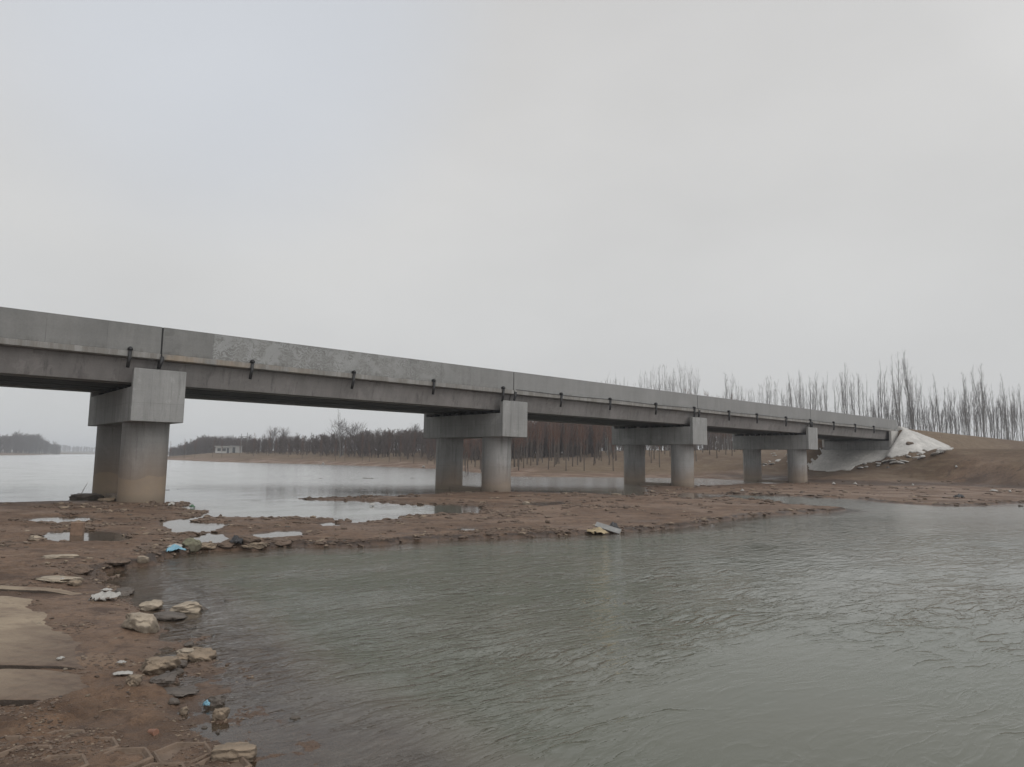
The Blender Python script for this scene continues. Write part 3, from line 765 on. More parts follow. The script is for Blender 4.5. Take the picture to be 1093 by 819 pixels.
put_tree('poplar_tree', POP[3], x, y, (topz(365, 437, 150) - z) / 15.6, 'single thin tall bare tree sticking out of the wood midway between the first two piers', 'tree', None, z)
for px in list(np.linspace(186, 540, 26)):              # front-row trees along the beach
    px += random.uniform(-5, 5); D = float(np.interp(px, [186, 330, 465, 540], [205, 152, 112, 92])); x, y = at(px, D)
    put_tree('shore_sapling', random.choice(SAP), x, y, random.uniform(.5, .75), 'small bare sapling standing on the tan beach in front of the dark wood', 'sapling', 'saplings along the far beach')

# small white house and power poles on the far bank
hx, hy = at(243, 212); hz = Z(hx, hy)
ho = empty('house', (hx, hy, hz), R(20)); tag(ho, 'small flat-roofed white house with dark openings on the far bank before the trees', 'house'); ho.scale = (.85, .85, .75)
MB().box(-3.3, 1.6, 0, 4, 0, 2.7).build('wall', m_housewall, ho)
MB().box(-3.7, 2.0, -.6, 4.3, 2.7, 2.95).build('roof', m_housewall, ho)
for x0 in (-2.6, -.9): MB().box(x0, x0 + 1.1, -.04, .05, .8, 2.0).build('window', m_housedark, ho)
MB().box(.5, 1.3, -.04, .05, 0, 2.1).build('door', m_housedark, ho)
sx_, sy_ = at(254, 214)
so = empty('shed', (sx_, sy_, Z(sx_, sy_)), R(20)); tag(so, 'low white shed with a dark doorway right beside the small house', 'shed')
MB().box(-1.6, 1.8, 0, 3, 0, 2.1).build('wall', m_housewall, so)
MB().box(-1.8, 2.0, -.3, 3.2, 2.1, 2.25).build('roof', m_pole, so)
MB().box(-.9, -.1, -.04, .05, 0, 1.7).build('door', m_housedark, so)
px_, py_ = at(262.5, 213)
po = empty('power_pole', (px_, py_, Z(px_, py_)), 0); tag(po, 'twin-post power pole with crossbars beside the white shed on the far bank', 'power pole')
for dx in (-.9, .9): MB().cyl(dx, 0, -.3, 6.0 + dx * .2, .13, 8, 1, .09).build('post', m_pole, po)
MB().box(-1.3, 1.3, -.06, .06, 4.9, 5.05).build('crossbar', m_pole, po)
MB().box(-1.0, 1.0, -.06, .06, 3.9, 4.0).build('crossbar', m_pole, po)

# ------------------------------------------------------------------ stones and rubbish
def chunk_mesh(seed, lx, ly, lz, blocky=.5, n=10):
    """angular broken lump: noise-displaced rounded box"""
    rg = np.random.default_rng(seed)
    V = []; Fc = []
    import bmesh
    bm = bmesh.new(); bmesh.ops.create_cube(bm, size=2)
    bmesh.ops.subdivide_edges(bm, edges=bm.edges[:], cuts=n, use_grid_fill=True)
    pl = rg.normal(0, 1, (9, 3)); pl /= np.linalg.norm(pl, axis=1)[:, None]; off = rg.uniform(.72, 1.05, 9)
    co_ = np.array([v.co[:] for v in bm.verts])
    sph = co_ / np.linalg.norm(co_, axis=1)[:, None] * 1.25
    q = co_ * blocky + sph * (1 - blocky)
    for a, o in zip(pl, off):                              # cleave with random planes
        d = q @ a; m = d > o; q[m] -= np.outer(d[m] - o, a)
    q = q + np.stack([fbm(q[:, 0] * 1.0 + seed + 7 * k, q[:, 1] + q[:, 2] * .8, 2.2, 5, seed % 50 + k) for k in range(3)], 1) * .16
    q = q * np.array([lx, ly, lz]) * .5
    for v, c in zip(bm.verts, q): v.co = c
    me = bpy.data.meshes.new('stone'); bm.to_mesh(me); bm.free()
    me.polygons.foreach_set('use_smooth', [True] * len(me.polygons))
    return me
def stone(name, px, py, wpx, hpx, mat, label, cat='stone', group=None, tilt=0, rz=None, blocky=.5, sink=.25, depth=.8, seed=None, off=0.):
    P = hit(px, py + hpx * .35); D = P @ fwd - CAM @ fwd
    w = wpx * D / F; hh = max(hpx * D / F * .95, .02)
    seed = seed or int(px * 13 + py * 7)
    me = chunk_mesh(seed, w, w * depth, hh / (1 - sink) , blocky, 14 if wpx > 12 else 6)
    me.materials.append(mat)
    o = bpy.data.objects.new(name, me); col.objects.link(o)
    base = max(Z(P[0], P[1]), LV - .03)
    o.location = (P[0], P[1] + w * depth * .3, base + hh * (.5 - sink * .6) + off)
    o.rotation_euler = (random.uniform(-.08, .08), tilt, rz if rz is not None else random.uniform(-.3, .3))
    return tag(o, label, cat, group)
ST = [
 (145, 668, 33, 16, m_rock, 'largest pale broken concrete block at the water edge in the left foreground', 0, .7),
 (158, 648.5, 21, 9, m_rock, 'pale flat-topped block lying alone just above the largest pale block', 0, .6),
 (193, 651, 33, 9, m_rock, 'wide tan slab with a cracked edge in the shallows right of the largest pale block', -.12, .7),
 (180, 659, 34, 6, m_rock3, 'dark wet slab half under water below the wide tan slab', .05, .7),
 (213, 650, 14, 5, m_rock3, 'small dark wedge touching the right end of the wide tan slab', .2, .5),
 (196, 696, 18, 7, m_rock, 'pale grey block at the top of the stone cluster in the shallows', 0, .6),
 (212, 702, 25, 9, m_rock2, 'brown flat stone at the right end of the stone cluster in the shallows', .1, .6),
 (192, 704, 19, 7, m_rock2, 'brown stone under the pale grey block in the middle of the stone cluster', 0, .6),
 (188, 711.5, 17, 8, m_rock3, 'dark rounded stone at the near side of the stone cluster', 0, .4),
 (163, 717, 36, 13, m_rock2, 'large tan slab lying on the mud left of the stone cluster', 0, .75),
 (187, 720.5, 12, 6, m_rock3, 'small dark stone right of the large tan slab', 0, .4),
 (141, 731, 16, 9, m_rock2, 'yellow-brown stone in the mud below the large tan slab', 0, .5),
 (170, 730.5, 26, 6, m_rock3, 'tilted dark flat stone below the large tan slab', -.2, .7),
 (215, 678, 20, 3.5, m_rock3, 'long thin dark stone breaking the water between the wide tan slab and the cluster', 0, .6),
 (201, 669, 15, 3, m_rock3, 'thin dark flake just below the wide tan slab in the shallows', 0, .6),
 (200, 690, 9, 5, m_rock3, 'small dark pebble just above the pale grey block', 0, .4),
 (214, 692, 22, 4, m_rock2, 'flat brown flake above the right end of the stone cluster', .05, .6),
 (245, 640, 16, 3.5, m_rock3, 'flat dark stone barely breaking the river surface, farthest right of the shallows', 0, .6),
 (178, 672, 5, 3, m_rock3, 'tiny dark stone right of the largest pale block', 0, .4),
 (228, 751, 18, 9, m_rock3, 'round dark brown stone in the water above the lone tan stone', 0, .3),
 (234.5, 767, 15, 10, m_rock2, 'lone tan stone with dark foot standing in the water near the bottom left', 0, .4),
 (185, 752, 10, 6, m_rock3, 'small dark stone at the mud edge left of the round dark brown stone', 0, .4),
 (195, 762, 10, 7, m_rock2, 'small brown stone at the mud edge below the other edge stone', 0, .4),
 (232, 781, 6, 5, m_rock3, 'tiny dark stone in the water just below the lone tan stone', 0, .3),
 (218, 776, 6, 3.5, m_rock3, 'tiny flat stone left of the one below the lone tan stone', 0, .3),
 (187, 741, 38, 4, m_rock3, 'long dark broken kerb end at the water end of the near slab edge', 0, .8),
 (314, 766, 10, 6, m_rock3, 'isolated dark stone out in the river near the bottom', 0, .3),
 (261, 808, 9, 5, m_rock3, 'small black stone at the bottom left shoreline', 0, .4),
 (246, 806, 44, 12, m_rock2, 'broken tan paving block heaved up at the bottom shoreline', .05, .85),
 (152.5, 598.5, 12, 6.5, m_rock, 'small pale block on the mud left of the blue bag', 0, .6),
 (57, 620, 46, 3.5, m_rock, 'long strip of pale rubble beside the far slab edge at left', 0, .5),
 (77, 624, 14, 6, m_rock2, 'brown stone at the right end of the long pale rubble strip', 0, .5),
 (59, 596, 34, 3, m_rock, 'flat pale patch of rubble in the mud above the long strip', 0, .5),
 (36, 575, 11, 5, m_rock, 'pale stone at the left end of the second puddle', 0, .5),
 (202.5, 585, 16, 11, m_stone4, 'round dark olive boulder right of the blue bag', 0, .2),
 (219, 584, 18, 5, m_rock2, 'flat tan stone right of the olive boulder', 0, .5),
 (273, 584.5, 18, 5, m_rock2, 'tan flat rock near the right end of the rocky spit edge', 0, .5),
 (240, 583, 14, 5, m_clod, 'brown clod between the flat tan stone and the black bag', 0, .4),
 (262, 578, 22, 8, m_clod, 'dark brown lump of earth above the tan flat rock', 0, .3),
 (295, 579, 26, 5, m_clod, 'long brown lump of earth at the right end of the rocky edge', 0, .3),
 (122, 601, 22, 5, m_clod, 'crumbly mud clod on the flat left of the small pale block', 0, .3),
 (85, 610, 20, 8, m_clod, 'dark crumbly clod between the rubble strips', 0, .3),
 (127, 634, 20, 6, m_rock3, 'dark wet stone at the end of the far slab edge', 0, .5),
 (972, 474.6, 7, 4, m_clod, 'brown clod of earth stuck on the pale concrete cone', 0, .3),
 (948.5, 500, 4, 3, m_rock3, 'small dark stone on the dirt below the concrete cone', 0, .3),
 (1090, 540, 4, 3, m_rock3, 'small dark lump in the water at the right edge', 0, .3),
 (585, 557.5, 6, 3.5, m_clod, 'small mud clod standing on the middle of the spit', 0, .3),
 (562, 537, 7, 4, m_rock, 'pale stone on the spit right of the second pier', 0, .4),
 (235, 550.5, 3, 3.5, m_clod, 'tiny upright mud lump at the back edge of the spit', 0, .3),
]
for i, (px, py, w, h, m, lb, tl, bl) in enumerate(ST):
    stone('stone', px, py, w, h, m, lb, 'stone', None, tl, None, bl, depth=.55 if h < 5 else .8)
# driftwood-like bars and debris islands in the calm water
for px, py, w, lb in ((275, 534.5, 16, 'dark debris float left of the long strip'), (330, 532, 12, 'curled dark root at the tip of the mud strip'), (392, 510.5, 12, 'long dark float far out in the calm water'),
                      (342, 510.5, 4, 'small dark float left of the long far one'), (440, 510.5, 4, 'small dark float just left of the second pier'), (292, 538.5, 10, 'faint low mud bar right of the debris float'),
                      (160, 523, 3, 'floating chip right behind the first pier'), (177, 523, 9, 'flat dark debris touching the first pier water side'), (190, 522, 4, 'small dark chip right of the first pier'), (265, 539.5, 6, 'small dark mud bar below the debris float')):
    stone('debris', px, py, w, .9, m_rock3, lb, 'debris', None, 0, None, .5, depth=.5, sink=.35)
# brick standing in the puddle
P = hit(82, 571)
o = MB().box(-.11, .11, -.07, .07, 0, .27).build('brick_block', m_brick, None, bevel=.012); o.location = (P[0], P[1], LV - .02); o.rotation_euler = (0, .04, .25)
tag(o, 'upright brown brick block standing in the puddle left of the first pier', 'brick')
# crumpled sheets / bags
def crumple(name, px, py, w, d, h, mat, label, cat, seed, off=.0):
    P = hit(px, py); D = P[1]; sw = w * D / F; n = 16
    g = np.linspace(-.5, .5, n); Xg, Yg = np.meshgrid(g, g, indexing='ij'); x_, y_ = Xg.ravel(), Yg.ravel()
    r = np.hypot(x_, y_) * (1 + .3 * fbm(x_ + seed, y_, 3., 2, 61))
    zz = np.maximum(0, 1 - r / .55) ** .5 * h * D / F * (1 + .5 * fbm(x_ + seed, y_, 6., 3, 62))
    wx = x_ + .06 * fbm(x_, y_ + seed, 5., 2, 63); wy = y_ + .06 * fbm(x_ + 5, y_ + seed, 5., 2, 64)
    V = np.stack([wx * sw, wy * sw * d, zz], 1); idx = np.arange(n * n).reshape(n, n)
    keep = (r.reshape(n, n)[:-1, :-1] < .56)
    Q = np.stack([idx[:-1, :-1][keep], idx[1:, :-1][keep], idx[1:, 1:][keep], idx[:-1, 1:][keep]], 1)
    used = np.unique(Q); m = np.full(n * n, -1); m[used] = np.arange(len(used))
    o = big_mesh(name, V[used], m[Q], mat, None, True)
    s_ = o.modifiers.new('s', 'SOLIDIFY'); s_.thickness = .004; s_.offset = 1
    o.location = (P[0], P[1], max(Z(P[0], P[1]), LV) + .008 + off); o.rotation_euler = (0, 0, seed * 1.3 % 1)
    return tag(o, label, cat)
crumple('plastic_bag', 187, 591, 18, .5, 5, m_blue, 'bright blue plastic bag at the water edge beside the olive boulder', 'plastic bag', 3, .01)
crumple('plastic_bag', 187, 585, 14, .8, 3, m_white, 'pale plastic scrap in the puddle just behind the blue bag', 'plastic bag', 4)
crumple('plastic_bag', 252, 583, 13, .7, 8, m_black, 'black plastic bag bunched on the rocky spit edge', 'plastic bag', 5, .01)
crumple('rag', 111, 641, 27, .6, 7, m_white, 'crumpled dirty white rag on the mud above the largest pale block', 'rag', 6)
crumple('foam_piece', 638, 570.5, 22, .5, 5, m_yellow, 'yellowish foam lump at the front edge of the spit', 'foam', 7, .01)
crumple('plastic_bag', 655, 566.5, 12, .6, 6, m_black, 'black plastic heap behind the grey board on the spit edge', 'plastic bag', 8, .01)
crumple('litter', 183, 540, 7, .6, 4, m_white, 'white litter at the foot of the first pier near the puddles', 'litter', 9)
crumple('bottle', 205, 542.5, 5, .6, 3, m_green, 'green plastic scrap among the debris right of the first pier', 'litter', 10)
crumple('cup', 220, 757, 6, .6, 4, m_blue, 'small light blue scrap in the water left of the round dark stone', 'litter', 11, .01)
for i, (px, py, w, lb) in enumerate(((129.5, 711, 9, 'white paper scrap left of the large tan slab'), (131, 722.5, 17, 'long white paper strip below the white scrap'), (44, 730, 15, 'white strip of plastic lying on the middle slab at left'),
        (64, 707, 7, 'upright white scrap at the slab edge on the left'), (66, 621, 5, 'small white scrap on the long rubble strip'), (113, 633, 10, 'pale thin flake right above the dirty white rag'),
        (974.5, 519, 4, 'white litter at the embankment foot below the concrete cone'), (913, 517.5, 4, 'white litter at the foot of the bank right of the fourth pier'), (890, 517.5, 4, 'whitish flake close to the right of the fourth pier'),
        (1021, 500, 4, 'pale flake half way up the dirt bank at right'), (792.6, 525, 4, 'white scrap on the mud left of the fourth pier foot'), (1061, 525, 9, 'pale litter patch on the mud flat at the far right'), (1078, 526, 4, 'white scrap right of the pale litter patch'),
        (397, 540, 6, 'whitish box-like litter in the puddle left of the second pier'), (452, 499.5, 3, 'white speck on the far waterline left of the second pier'), (345, 496, 3, 'white speck on the far waterline between the first two piers'))):
    crumple('litter', px, py, w, .5, 2.2, m_white, lb, 'litter', 20 + i, .006)
P = hit(649, 567)
o = MB().box(-.30, .30, -.012, .012, -.07, .07).build('board', m_grey, None, bevel=.004); o.location = (P[0], P[1], P[2] + .07); o.rotation_euler = (R(-50), R(14), R(-25))
tag(o, 'pale grey board leaning on the black plastic at the spit edge', 'board')
P = hit(163, 784)
o = MB().cyl(0, 0, -.032, .032, .015, 16, 1, .021).build('paper_cup', m_orange, None, bevel=.003); o.location = (P[0], P[1], P[2] + .012); o.rotation_euler = (R(84), 0, R(60))
tag(o, 'crushed orange paper cup on the mud near the hexagonal pavers', 'cup')
P = hit(1024, 531.5)
crumple('tyre_scrap', 1024, 532, 10, .5, 4, m_black, 'black lump of rubber on the mud flat at right', 'scrap', 44)
# rubble piled between the first pier's columns
for i, (px, py, w, h, m, lb) in enumerate(((90, 530.5, 30, 6, m_rock3, 'dark heap of washed-up soil left of the first pier foot'), (121, 528, 20, 8, m_rock3, 'dark debris between the two columns of the first pier'), (123, 532, 18, 5, m_rock, 'pale flat rubble block against the front column of the first pier'), (112, 534, 16, 4, m_rock2, 'brown flat rubble beside the far column of the first pier'))):
    stone('rubble', px, py, w, h, m, lb, 'rubble', None, 0, None, .5, depth=.6)
P = hit(87, 527)
o = MB().tube([(0, 0, 0), (.1, 0, .22), (.22, .02, .46)], [.012, .01, .005], 6).build('twig', m_wood); o.location = (P[0], P[1], P[2]); tag(o, 'thin bare twig leaning out of the dark soil heap by the first pier', 'twig')
# thin straw and sticks on the slabs
for i, (px, py, L, a, lb) in enumerate(((16, 725, .16, .9, 'pale straw lying across the middle slab at left'), (18, 733, .12, .1, 'curved pale straw below the other straw on the middle slab'), (132, 742, .10, 1.4, 'short pale stick standing at the near slab edge'), (12, 752, .14, .4, 'tuft of grey stalks left of the paving blocks'), (100, 762, .18, .3, 'thin stick on the mud above the hexagonal pavers'))):
    P = hit(px, py); c, s_ = math.cos(a), math.sin(a)
    o = MB().tube([(0, 0, .004), (L * .5 * c, L * .5 * s_, .02), (L * c, L * s_, .008)], [.003, .003, .002], 5).build('straw', m_rock2); o.location = (P[0], P[1], P[2]); tag(o, lb, 'stick')
# loose broken concrete below the far cone and pebbles in the mud
for k in range(34):
    px = random.uniform(812, 846); py = 484 + random.random() * 15 + (px < 822) * 2
    if random.random() < .5: px, py = random.uniform(918, 1006), 0; py = np.interp(px, [918, 1006], [499, 484]) + random.uniform(-2, 3)
    P = hit(px, py); w = random.uniform(.25, .9)
    me = chunk_mesh(900 + k, w, w * .8, .14, .8, 4); me.materials.append(m_paving)
    o = bpy.data.objects.new('concrete_fragment', me); col.objects.link(o); o.location = (P[0], P[1], Z(P[0], P[1]) + .04); o.rotation_euler = (random.uniform(-.4, .2), random.uniform(-.3, .3), random.uniform(0, 3))
    far_ = px < 850
    tag(o, 'pale broken concrete fragment on the dirt seen past the fourth pier' if far_ else 'pale broken concrete fragment scattered along the lower edge of the concrete cone', 'concrete fragment', 'concrete fragments past the fourth pier' if far_ else 'concrete fragments below the cone')
PEB = [chunk_mesh(700 + k, 1, .85, .6, .35, 4) for k in range(6)]
for k, m in enumerate(PEB): m.materials.append((m_rock2, m_rock3, m_clod, m_clod, m_rock, m_clod)[k])
cnt = 0
cand = []
while len(cand) < 280:
    r = random.random()
    if r < .45: px, py = random.uniform(0, 250), random.uniform(585, 819)
    elif r < .7: px, py = random.uniform(0, 200), random.uniform(538, 590)
    elif r < .93: px, py = random.uniform(200, 760), random.uniform(535, 582)
    else: px, py = random.uniform(760, 1093), random.uniform(518, 540)
    P = onz(px, py, .03); cand.append((px, py, P))
hs = height(np.array([c[2][0] for c in cand]), np.array([c[2][1] for c in cand]))
for (px, py, P), z in zip(cand, hs):
    if z < LV + .012: continue
    D = P[1]; s = min(random.uniform(1.5, 5) * D / F, .32) * random.choice((.6, 1, 1))
    o = bpy.data.objects.new('pebble', random.choice(PEB)); col.objects.link(o); o.scale = (s, s, s * random.uniform(.5, 1)); o.rotation_euler = (0, 0, random.uniform(0, 6.28))
    o.location = (P[0], P[1], z + s * .08)
    far_ = py < 590
    tag(o, 'small stone or clod lying loose on the open mud flat' if far_ else 'small stone or clod lying loose on the near mud bank', 'pebble', 'loose small stones on the mud flat' if far_ else 'loose small stones on the near bank')

# crumbs of mud, gravel and washed-up bits: far too many to count
def crumbs():
    r_ = np.random.default_rng(5)
    import bmesh
    bm = bmesh.new(); bmesh.ops.create_icosphere(bm, subdivisions=1, radius=1); bv = np.array([v.co[:] for v in bm.verts]); bf = np.array([[v.index for v in f.verts] for f in bm.faces]); bm.free()
    shapes = [bv * (1 + r_.uniform(-.35, .25, (len(bv), 1))) for _ in range(12)]
    PX = np.concatenate([r_.uniform(-10, 270, 9000), r_.uniform(0, 230, 5000), r_.uniform(150, 900, 13000), r_.uniform(600, 1093, 3000)])
    PY = np.concatenate([r_.uniform(590, 819, 9000), r_.uniform(537, 592, 5000), r_.uniform(524, 590, 13000), r_.uniform(516, 542, 3000)])
    P = np.array([onz(a, b, .02)[:2] for a, b in zip(PX, PY)]); x, y = P[:, 0], P[:, 1]
    h = height(x, y); s_, p_ = land_sd(x, y)
    cl = fbm(x, y, 1.1, 3, 81) + .5 * fbm(x, y, 4., 2, 82) + .9 * np.exp(-np.maximum(s_, 0) / .5) + .5 * np.exp(-np.abs(p_) / .3)
    ok = (h > LV - .005) & (h < .3) & (cl > np.where(np.hypot(x, y) > 9, .52, .46))
    x, y, h = x[ok], y[ok], h[ok]; D = np.hypot(x, y)
    sz = r_.uniform(.6, 2.2, len(x)) ** 1.5 * D / F * .55; sz = np.minimum(sz * (1 + .7 * sst(9, 14, D)), .14)
    for nm, sel, mt, lb in (('mud_crumbs', np.arange(len(x)) % 8 != 0, m_clod, 'countless crumbs and clods of brown mud strewn over the flats'), ('gravel', np.arange(len(x)) % 8 == 0, m_rock2, 'countless bits of tan gravel strewn over the flats')):
        VV = []; QQ = []; b = 0
        for xx, yy, hh, ss in zip(x[sel], y[sel], h[sel], sz[sel]):
            v = shapes[r_.integers(12)] * np.array([ss * r_.uniform(.8, 1.9), ss * r_.uniform(.7, 1.3), ss * r_.uniform(.35, .7)])
            a = r_.uniform(-.4, .4); c, n = math.cos(a), math.sin(a)
            v = np.stack([v[:, 0] * c - v[:, 1] * n + xx, v[:, 0] * n + v[:, 1] * c + yy, v[:, 2] + hh + ss * .1], 1)
            VV.append(v); QQ.append(bf + b); b += len(v)
        tag(big_mesh(nm, np.concatenate(VV), np.concatenate(QQ), mt, None, False), lb, 'ground cover', kind='stuff')
crumbs()

# stepped bank slabs at left
def slab_mat():
    s = NT('bank_slab'); p = s.pos(); n = s.noise(p, 2.2, 6, .6); n2 = s.noise(p, 12, 5, .6); n3 = s.noise(s.map(p, (1, 2.2, 1)), .9, 4, .6, .4)
    c = s.mix(s.ramp(n, .3, .7), (.215, .165, .115), (.29, .232, .165))
    c = s.mix(s.ramp(n3, .50, .66, 0, .75), c, (.135, .095, .068))
    c = s.mix(s.ramp(n2, .52, .68, 0, .5), c, (.12, .088, .064))
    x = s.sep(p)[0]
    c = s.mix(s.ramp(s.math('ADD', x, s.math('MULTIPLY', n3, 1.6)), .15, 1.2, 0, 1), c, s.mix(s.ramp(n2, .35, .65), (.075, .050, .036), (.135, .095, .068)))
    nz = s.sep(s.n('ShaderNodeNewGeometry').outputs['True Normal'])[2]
    c = s.mix(s.ramp(nz, .75, .4, 0, .9), c, (.035, .026, .020))  # side faces painted dark as the shadow line under each lip
    return s.done(c, .85, s.bump(s.math('ADD', n2, n), .9, .03))
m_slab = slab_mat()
def bank_slab(far, near, dz, label, rise, matshift):
    """far / near: pixel edges left to right; the near lip stands proud of the ground below it"""
    z0 = rise
    A = [onz(a, b, z0) for a, b in near]; B = [onz(a, b, z0 + dz) for a, b in far]
    ox, oy = A[-1][0] + matshift, A[-1][1]
    n = 40; rowsN = 14; V = []
    def samp(L, t):
        k = t * (len(L) - 1); i = min(int(k), len(L) - 2); return L[i] * (1 - (k - i)) + L[i + 1] * (k - i)
    for i in range(n + 1):
        a = samp(A, i / n); b = samp(B, i / n)
        j = (random.uniform(-1, 1) * .006)
        for r_ in range(rowsN + 1):
            q = a * (1 - r_ / rowsN) + b * r_ / rowsN; V.append([q[0], q[1] + (j if r_ == 0 else 0), q[2]])
    V = np.array(V); V[:, 2] += .006 * fbm(V[:, 0], V[:, 1], 4., 3, 71) - .075 * sst(.66, 1., np.repeat(np.arange(n + 1) / n, rowsN + 1) + .05 * fbm(V[:, 0], V[:, 1], 2.5, 3, 72))
    idx = np.arange(len(V)).reshape(n + 1, rowsN + 1)
    Q = np.stack([idx[:-1, :-1], idx[1:, :-1], idx[1:, 1:], idx[:-1, 1:]], -1).reshape(-1, 4)
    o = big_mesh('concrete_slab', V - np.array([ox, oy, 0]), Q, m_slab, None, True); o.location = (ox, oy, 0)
    s_ = o.modifiers.new('s', 'SOLIDIFY'); s_.thickness = .09; s_.offset = -1
    b_ = o.modifiers.new('b', 'BEVEL'); b_.width = .006; b_.segments = 2
    tag(o, label, 'concrete slab')
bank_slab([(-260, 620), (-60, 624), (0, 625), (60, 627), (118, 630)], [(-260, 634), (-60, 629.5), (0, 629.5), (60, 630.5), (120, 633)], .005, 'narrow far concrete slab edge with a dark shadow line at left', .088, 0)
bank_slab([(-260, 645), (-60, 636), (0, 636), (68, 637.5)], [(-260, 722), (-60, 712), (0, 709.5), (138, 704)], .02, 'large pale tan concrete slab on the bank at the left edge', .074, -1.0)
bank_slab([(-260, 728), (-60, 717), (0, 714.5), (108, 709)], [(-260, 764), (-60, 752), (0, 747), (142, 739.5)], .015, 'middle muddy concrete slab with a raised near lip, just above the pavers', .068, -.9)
# hexagonal paving blocks, half sunk in silt
m_paver = simple('paver_concrete', (.13, .093, .067), .85, .3, 9, .5)
def hexblock():
    m = MB(); R_ = .165
    ring = lambda r, z: [(r * math.cos(math.pi / 3 * k), r * .92 * math.sin(math.pi / 3 * k), z) for k in range(6)]
    V = ring(R_, -.08) + ring(R_, .0) + ring(R_ * .95, .008) + ring(R_ * .88, .006) + ring(R_ * .80, -.014) + [(0, 0, -.012)]
    Fc = []
    for l in range(4):
        for k in range(6): Fc.append((l * 6 + k, l * 6 + (k + 1) % 6, (l + 1) * 6 + (k + 1) % 6, (l + 1) * 6 + k))
    for k in range(6): Fc.append((24 + k, 24 + (k + 1) % 6, 30))
    return m.add(V, Fc)
hexp = hexblock(); first = None
for i in range(-9, 10):
    for j in range(-3, 7):
        x = -1.75 + i * .165 * 1.56; y = 3.35 + j * .165 * 1.68 + (i % 2) * .165 * .84
        px = CX + F * x / y
        if y < 3.0 or y > 4.02 - .03 * i or x > -1.15 - (4.2 - y) * -.12 or x < -3.3: continue
        z = Z(x, y)
        if z < LV + .02: continue
        if first is None: first = hexp.build('paving_block', m_paver); o = first
        else: o = first.copy(); col.objects.link(o)
        o.location = (x, y, z - .003 + random.uniform(-.006, .006)); o.rotation_euler = (random.uniform(-.035, .035), random.uniform(-.035, .035), .12 + random.uniform(-.04, .04)); s = random.uniform(.95, 1.0); o.scale = (s, s, 1)
        tag(o, 'hexagonal concrete paving block half buried in silt at the bottom left', 'paving block', 'hexagonal paving blocks on the near bank')

# ------------------------------------------------------------------ light
w = bpy.data.worlds.new('World'); sc.world = w; w.use_nodes = True
t = w.node_tree; t.nodes.clear()
out = t.nodes.new('ShaderNodeOutputWorld'); bg = t.nodes.new('ShaderNodeBackground')
sky = t.nodes.new('ShaderNodeTexSky'); sky.sky_type = 'NISHITA'; sky.sun_disc = False
SE, SA = R(38), R(135)
sky.sun_elevation = SE; sky.sun_rotation = SA
L = t.links.new
tc = t.nodes.new('ShaderNodeTexCoord'); sp = t.nodes.new('ShaderNodeSeparateXYZ'); L(tc.outputs['Generated'], sp.inputs[0])
rp = t.nodes.new('ShaderNodeValToRGB'); L(sp.outputs[2], rp.inputs[0])
e = rp.color_ramp.elements
e[0].position = 0.0; e[0].color = (.60, .61, .62, 1)
e[1].position = 1.0; e[1].color = (1.0, 1.0, 1.0, 1)
for pos, c in ((.10, (.615, .615, .612)), (.25, (.64, .638, .628)), (.45, (.655, .65, .64)), (.65, (.64, .635, .63))):
    q = e.new(pos); q.color = c + (1,)
mp = t.nodes.new('ShaderNodeMapping'); L(tc.outputs['Generated'], mp.inputs[0]); mp.inputs['Scale'].default_value = (1, 1, 2.2)
nz = t.nodes.new('ShaderNodeTexNoise'); L(mp.outputs[0], nz.inputs[0]); nz.inputs['Scale'].default_value = 1.8; nz.inputs['Detail'].default_value = 4
mr = t.nodes.new('ShaderNodeMapRange'); L(nz.outputs[0], mr.inputs[0]); mr.inputs['From Min'].default_value = .3; mr.inputs['From Max'].default_value = .7; mr.inputs['To Min'].default_value = 9.4; mr.inputs['To Max'].default_value = 10.6
dt = t.nodes.new('ShaderNodeVectorMath'); dt.operation = 'DOT_PRODUCT'; L(tc.outputs['Generated'], dt.inputs[0])
dt.inputs[1].default_value = (math.sin(SA) * .85, math.cos(SA) * .85, .52)     # the cloud is thinner towards the sun
gm = t.nodes.new('ShaderNodeMapRange'); L(dt.outputs['Value'], gm.inputs[0]); gm.inputs['From Min'].default_value = .1; gm.inputs['From Max'].default_value = 1; gm.inputs['To Min'].default_value = 1; gm.inputs['To Max'].default_value = 1.9
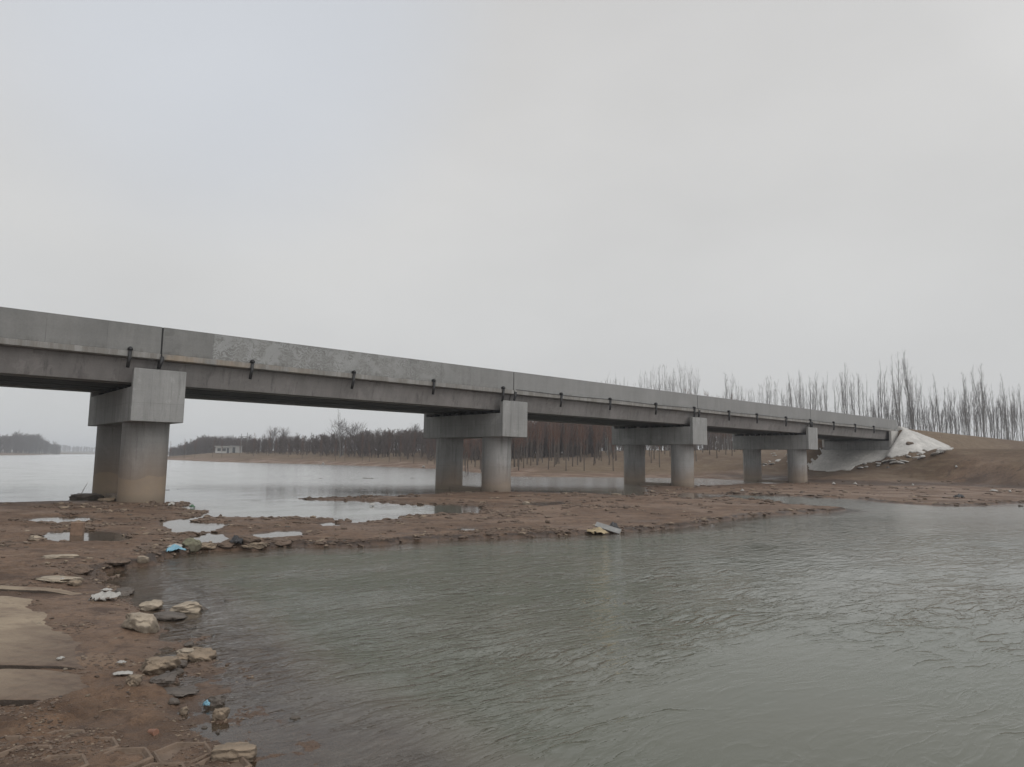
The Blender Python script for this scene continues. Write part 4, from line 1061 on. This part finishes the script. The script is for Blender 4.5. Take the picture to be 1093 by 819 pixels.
gg = t.nodes.new('ShaderNodeMath'); gg.operation = 'MULTIPLY'; L(gm.outputs[0], gg.inputs[0]); L(mr.outputs[0], gg.inputs[1])
cl = t.nodes.new('ShaderNodeVectorMath'); cl.operation = 'SCALE'; L(rp.outputs[0], cl.inputs[0]); L(gg.outputs[0], cl.inputs['Scale'])
d2 = t.nodes.new('ShaderNodeVectorMath'); d2.operation = 'DOT_PRODUCT'; L(tc.outputs['Generated'], d2.inputs[0]); d2.inputs[1].default_value = tuple(ray(235, -30))
m2 = t.nodes.new('ShaderNodeMapRange'); m2.interpolation_type = 'SMOOTHSTEP'; L(d2.outputs['Value'], m2.inputs[0]); m2.inputs['From Min'].default_value = .93; m2.inputs['From Max'].default_value = .998; m2.inputs['To Max'].default_value = .55
mb = t.nodes.new('ShaderNodeMix'); mb.data_type = 'RGBA'; L(m2.outputs[0], mb.inputs[0]); L(cl.outputs[0], mb.inputs[6]); mb.inputs[7].default_value = (6.3, 6.8, 7.6, 1)
mx = t.nodes.new('ShaderNodeMix'); mx.data_type = 'RGBA'; mx.inputs[0].default_value = .96; L(sky.outputs[0], mx.inputs[6]); L(mb.outputs[2], mx.inputs[7])
L(mx.outputs[2], bg.inputs[0]); bg.inputs[1].default_value = .10; L(bg.outputs[0], out.inputs[0])
sl = bpy.data.lights.new('sun', 'SUN'); sl.energy = .7; sl.angle = R(35); sl.color = (1, .97, .93)
so_ = bpy.data.objects.new('sun', sl); col.objects.link(so_)
dr = Vector((math.sin(SA) * math.cos(SE), math.cos(SA) * math.cos(SE), math.sin(SE)))
so_.rotation_euler = dr.to_track_quat('Z', 'Y').to_euler()
sc.view_settings.view_transform = 'Standard'; sc.view_settings.look = 'None'; sc.view_settings.exposure = 0; sc.view_settings.gamma = 1
sc.cycles.max_bounces = 6; sc.cycles.diffuse_bounces = 3; sc.cycles.glossy_bounces = 3; sc.cycles.transparent_max_bounces = 12; sc.cycles.volume_bounces = 1
sc.cycles.use_adaptive_sampling = True; sc.cycles.use_denoising = True; sc.cycles.use_light_tree = False
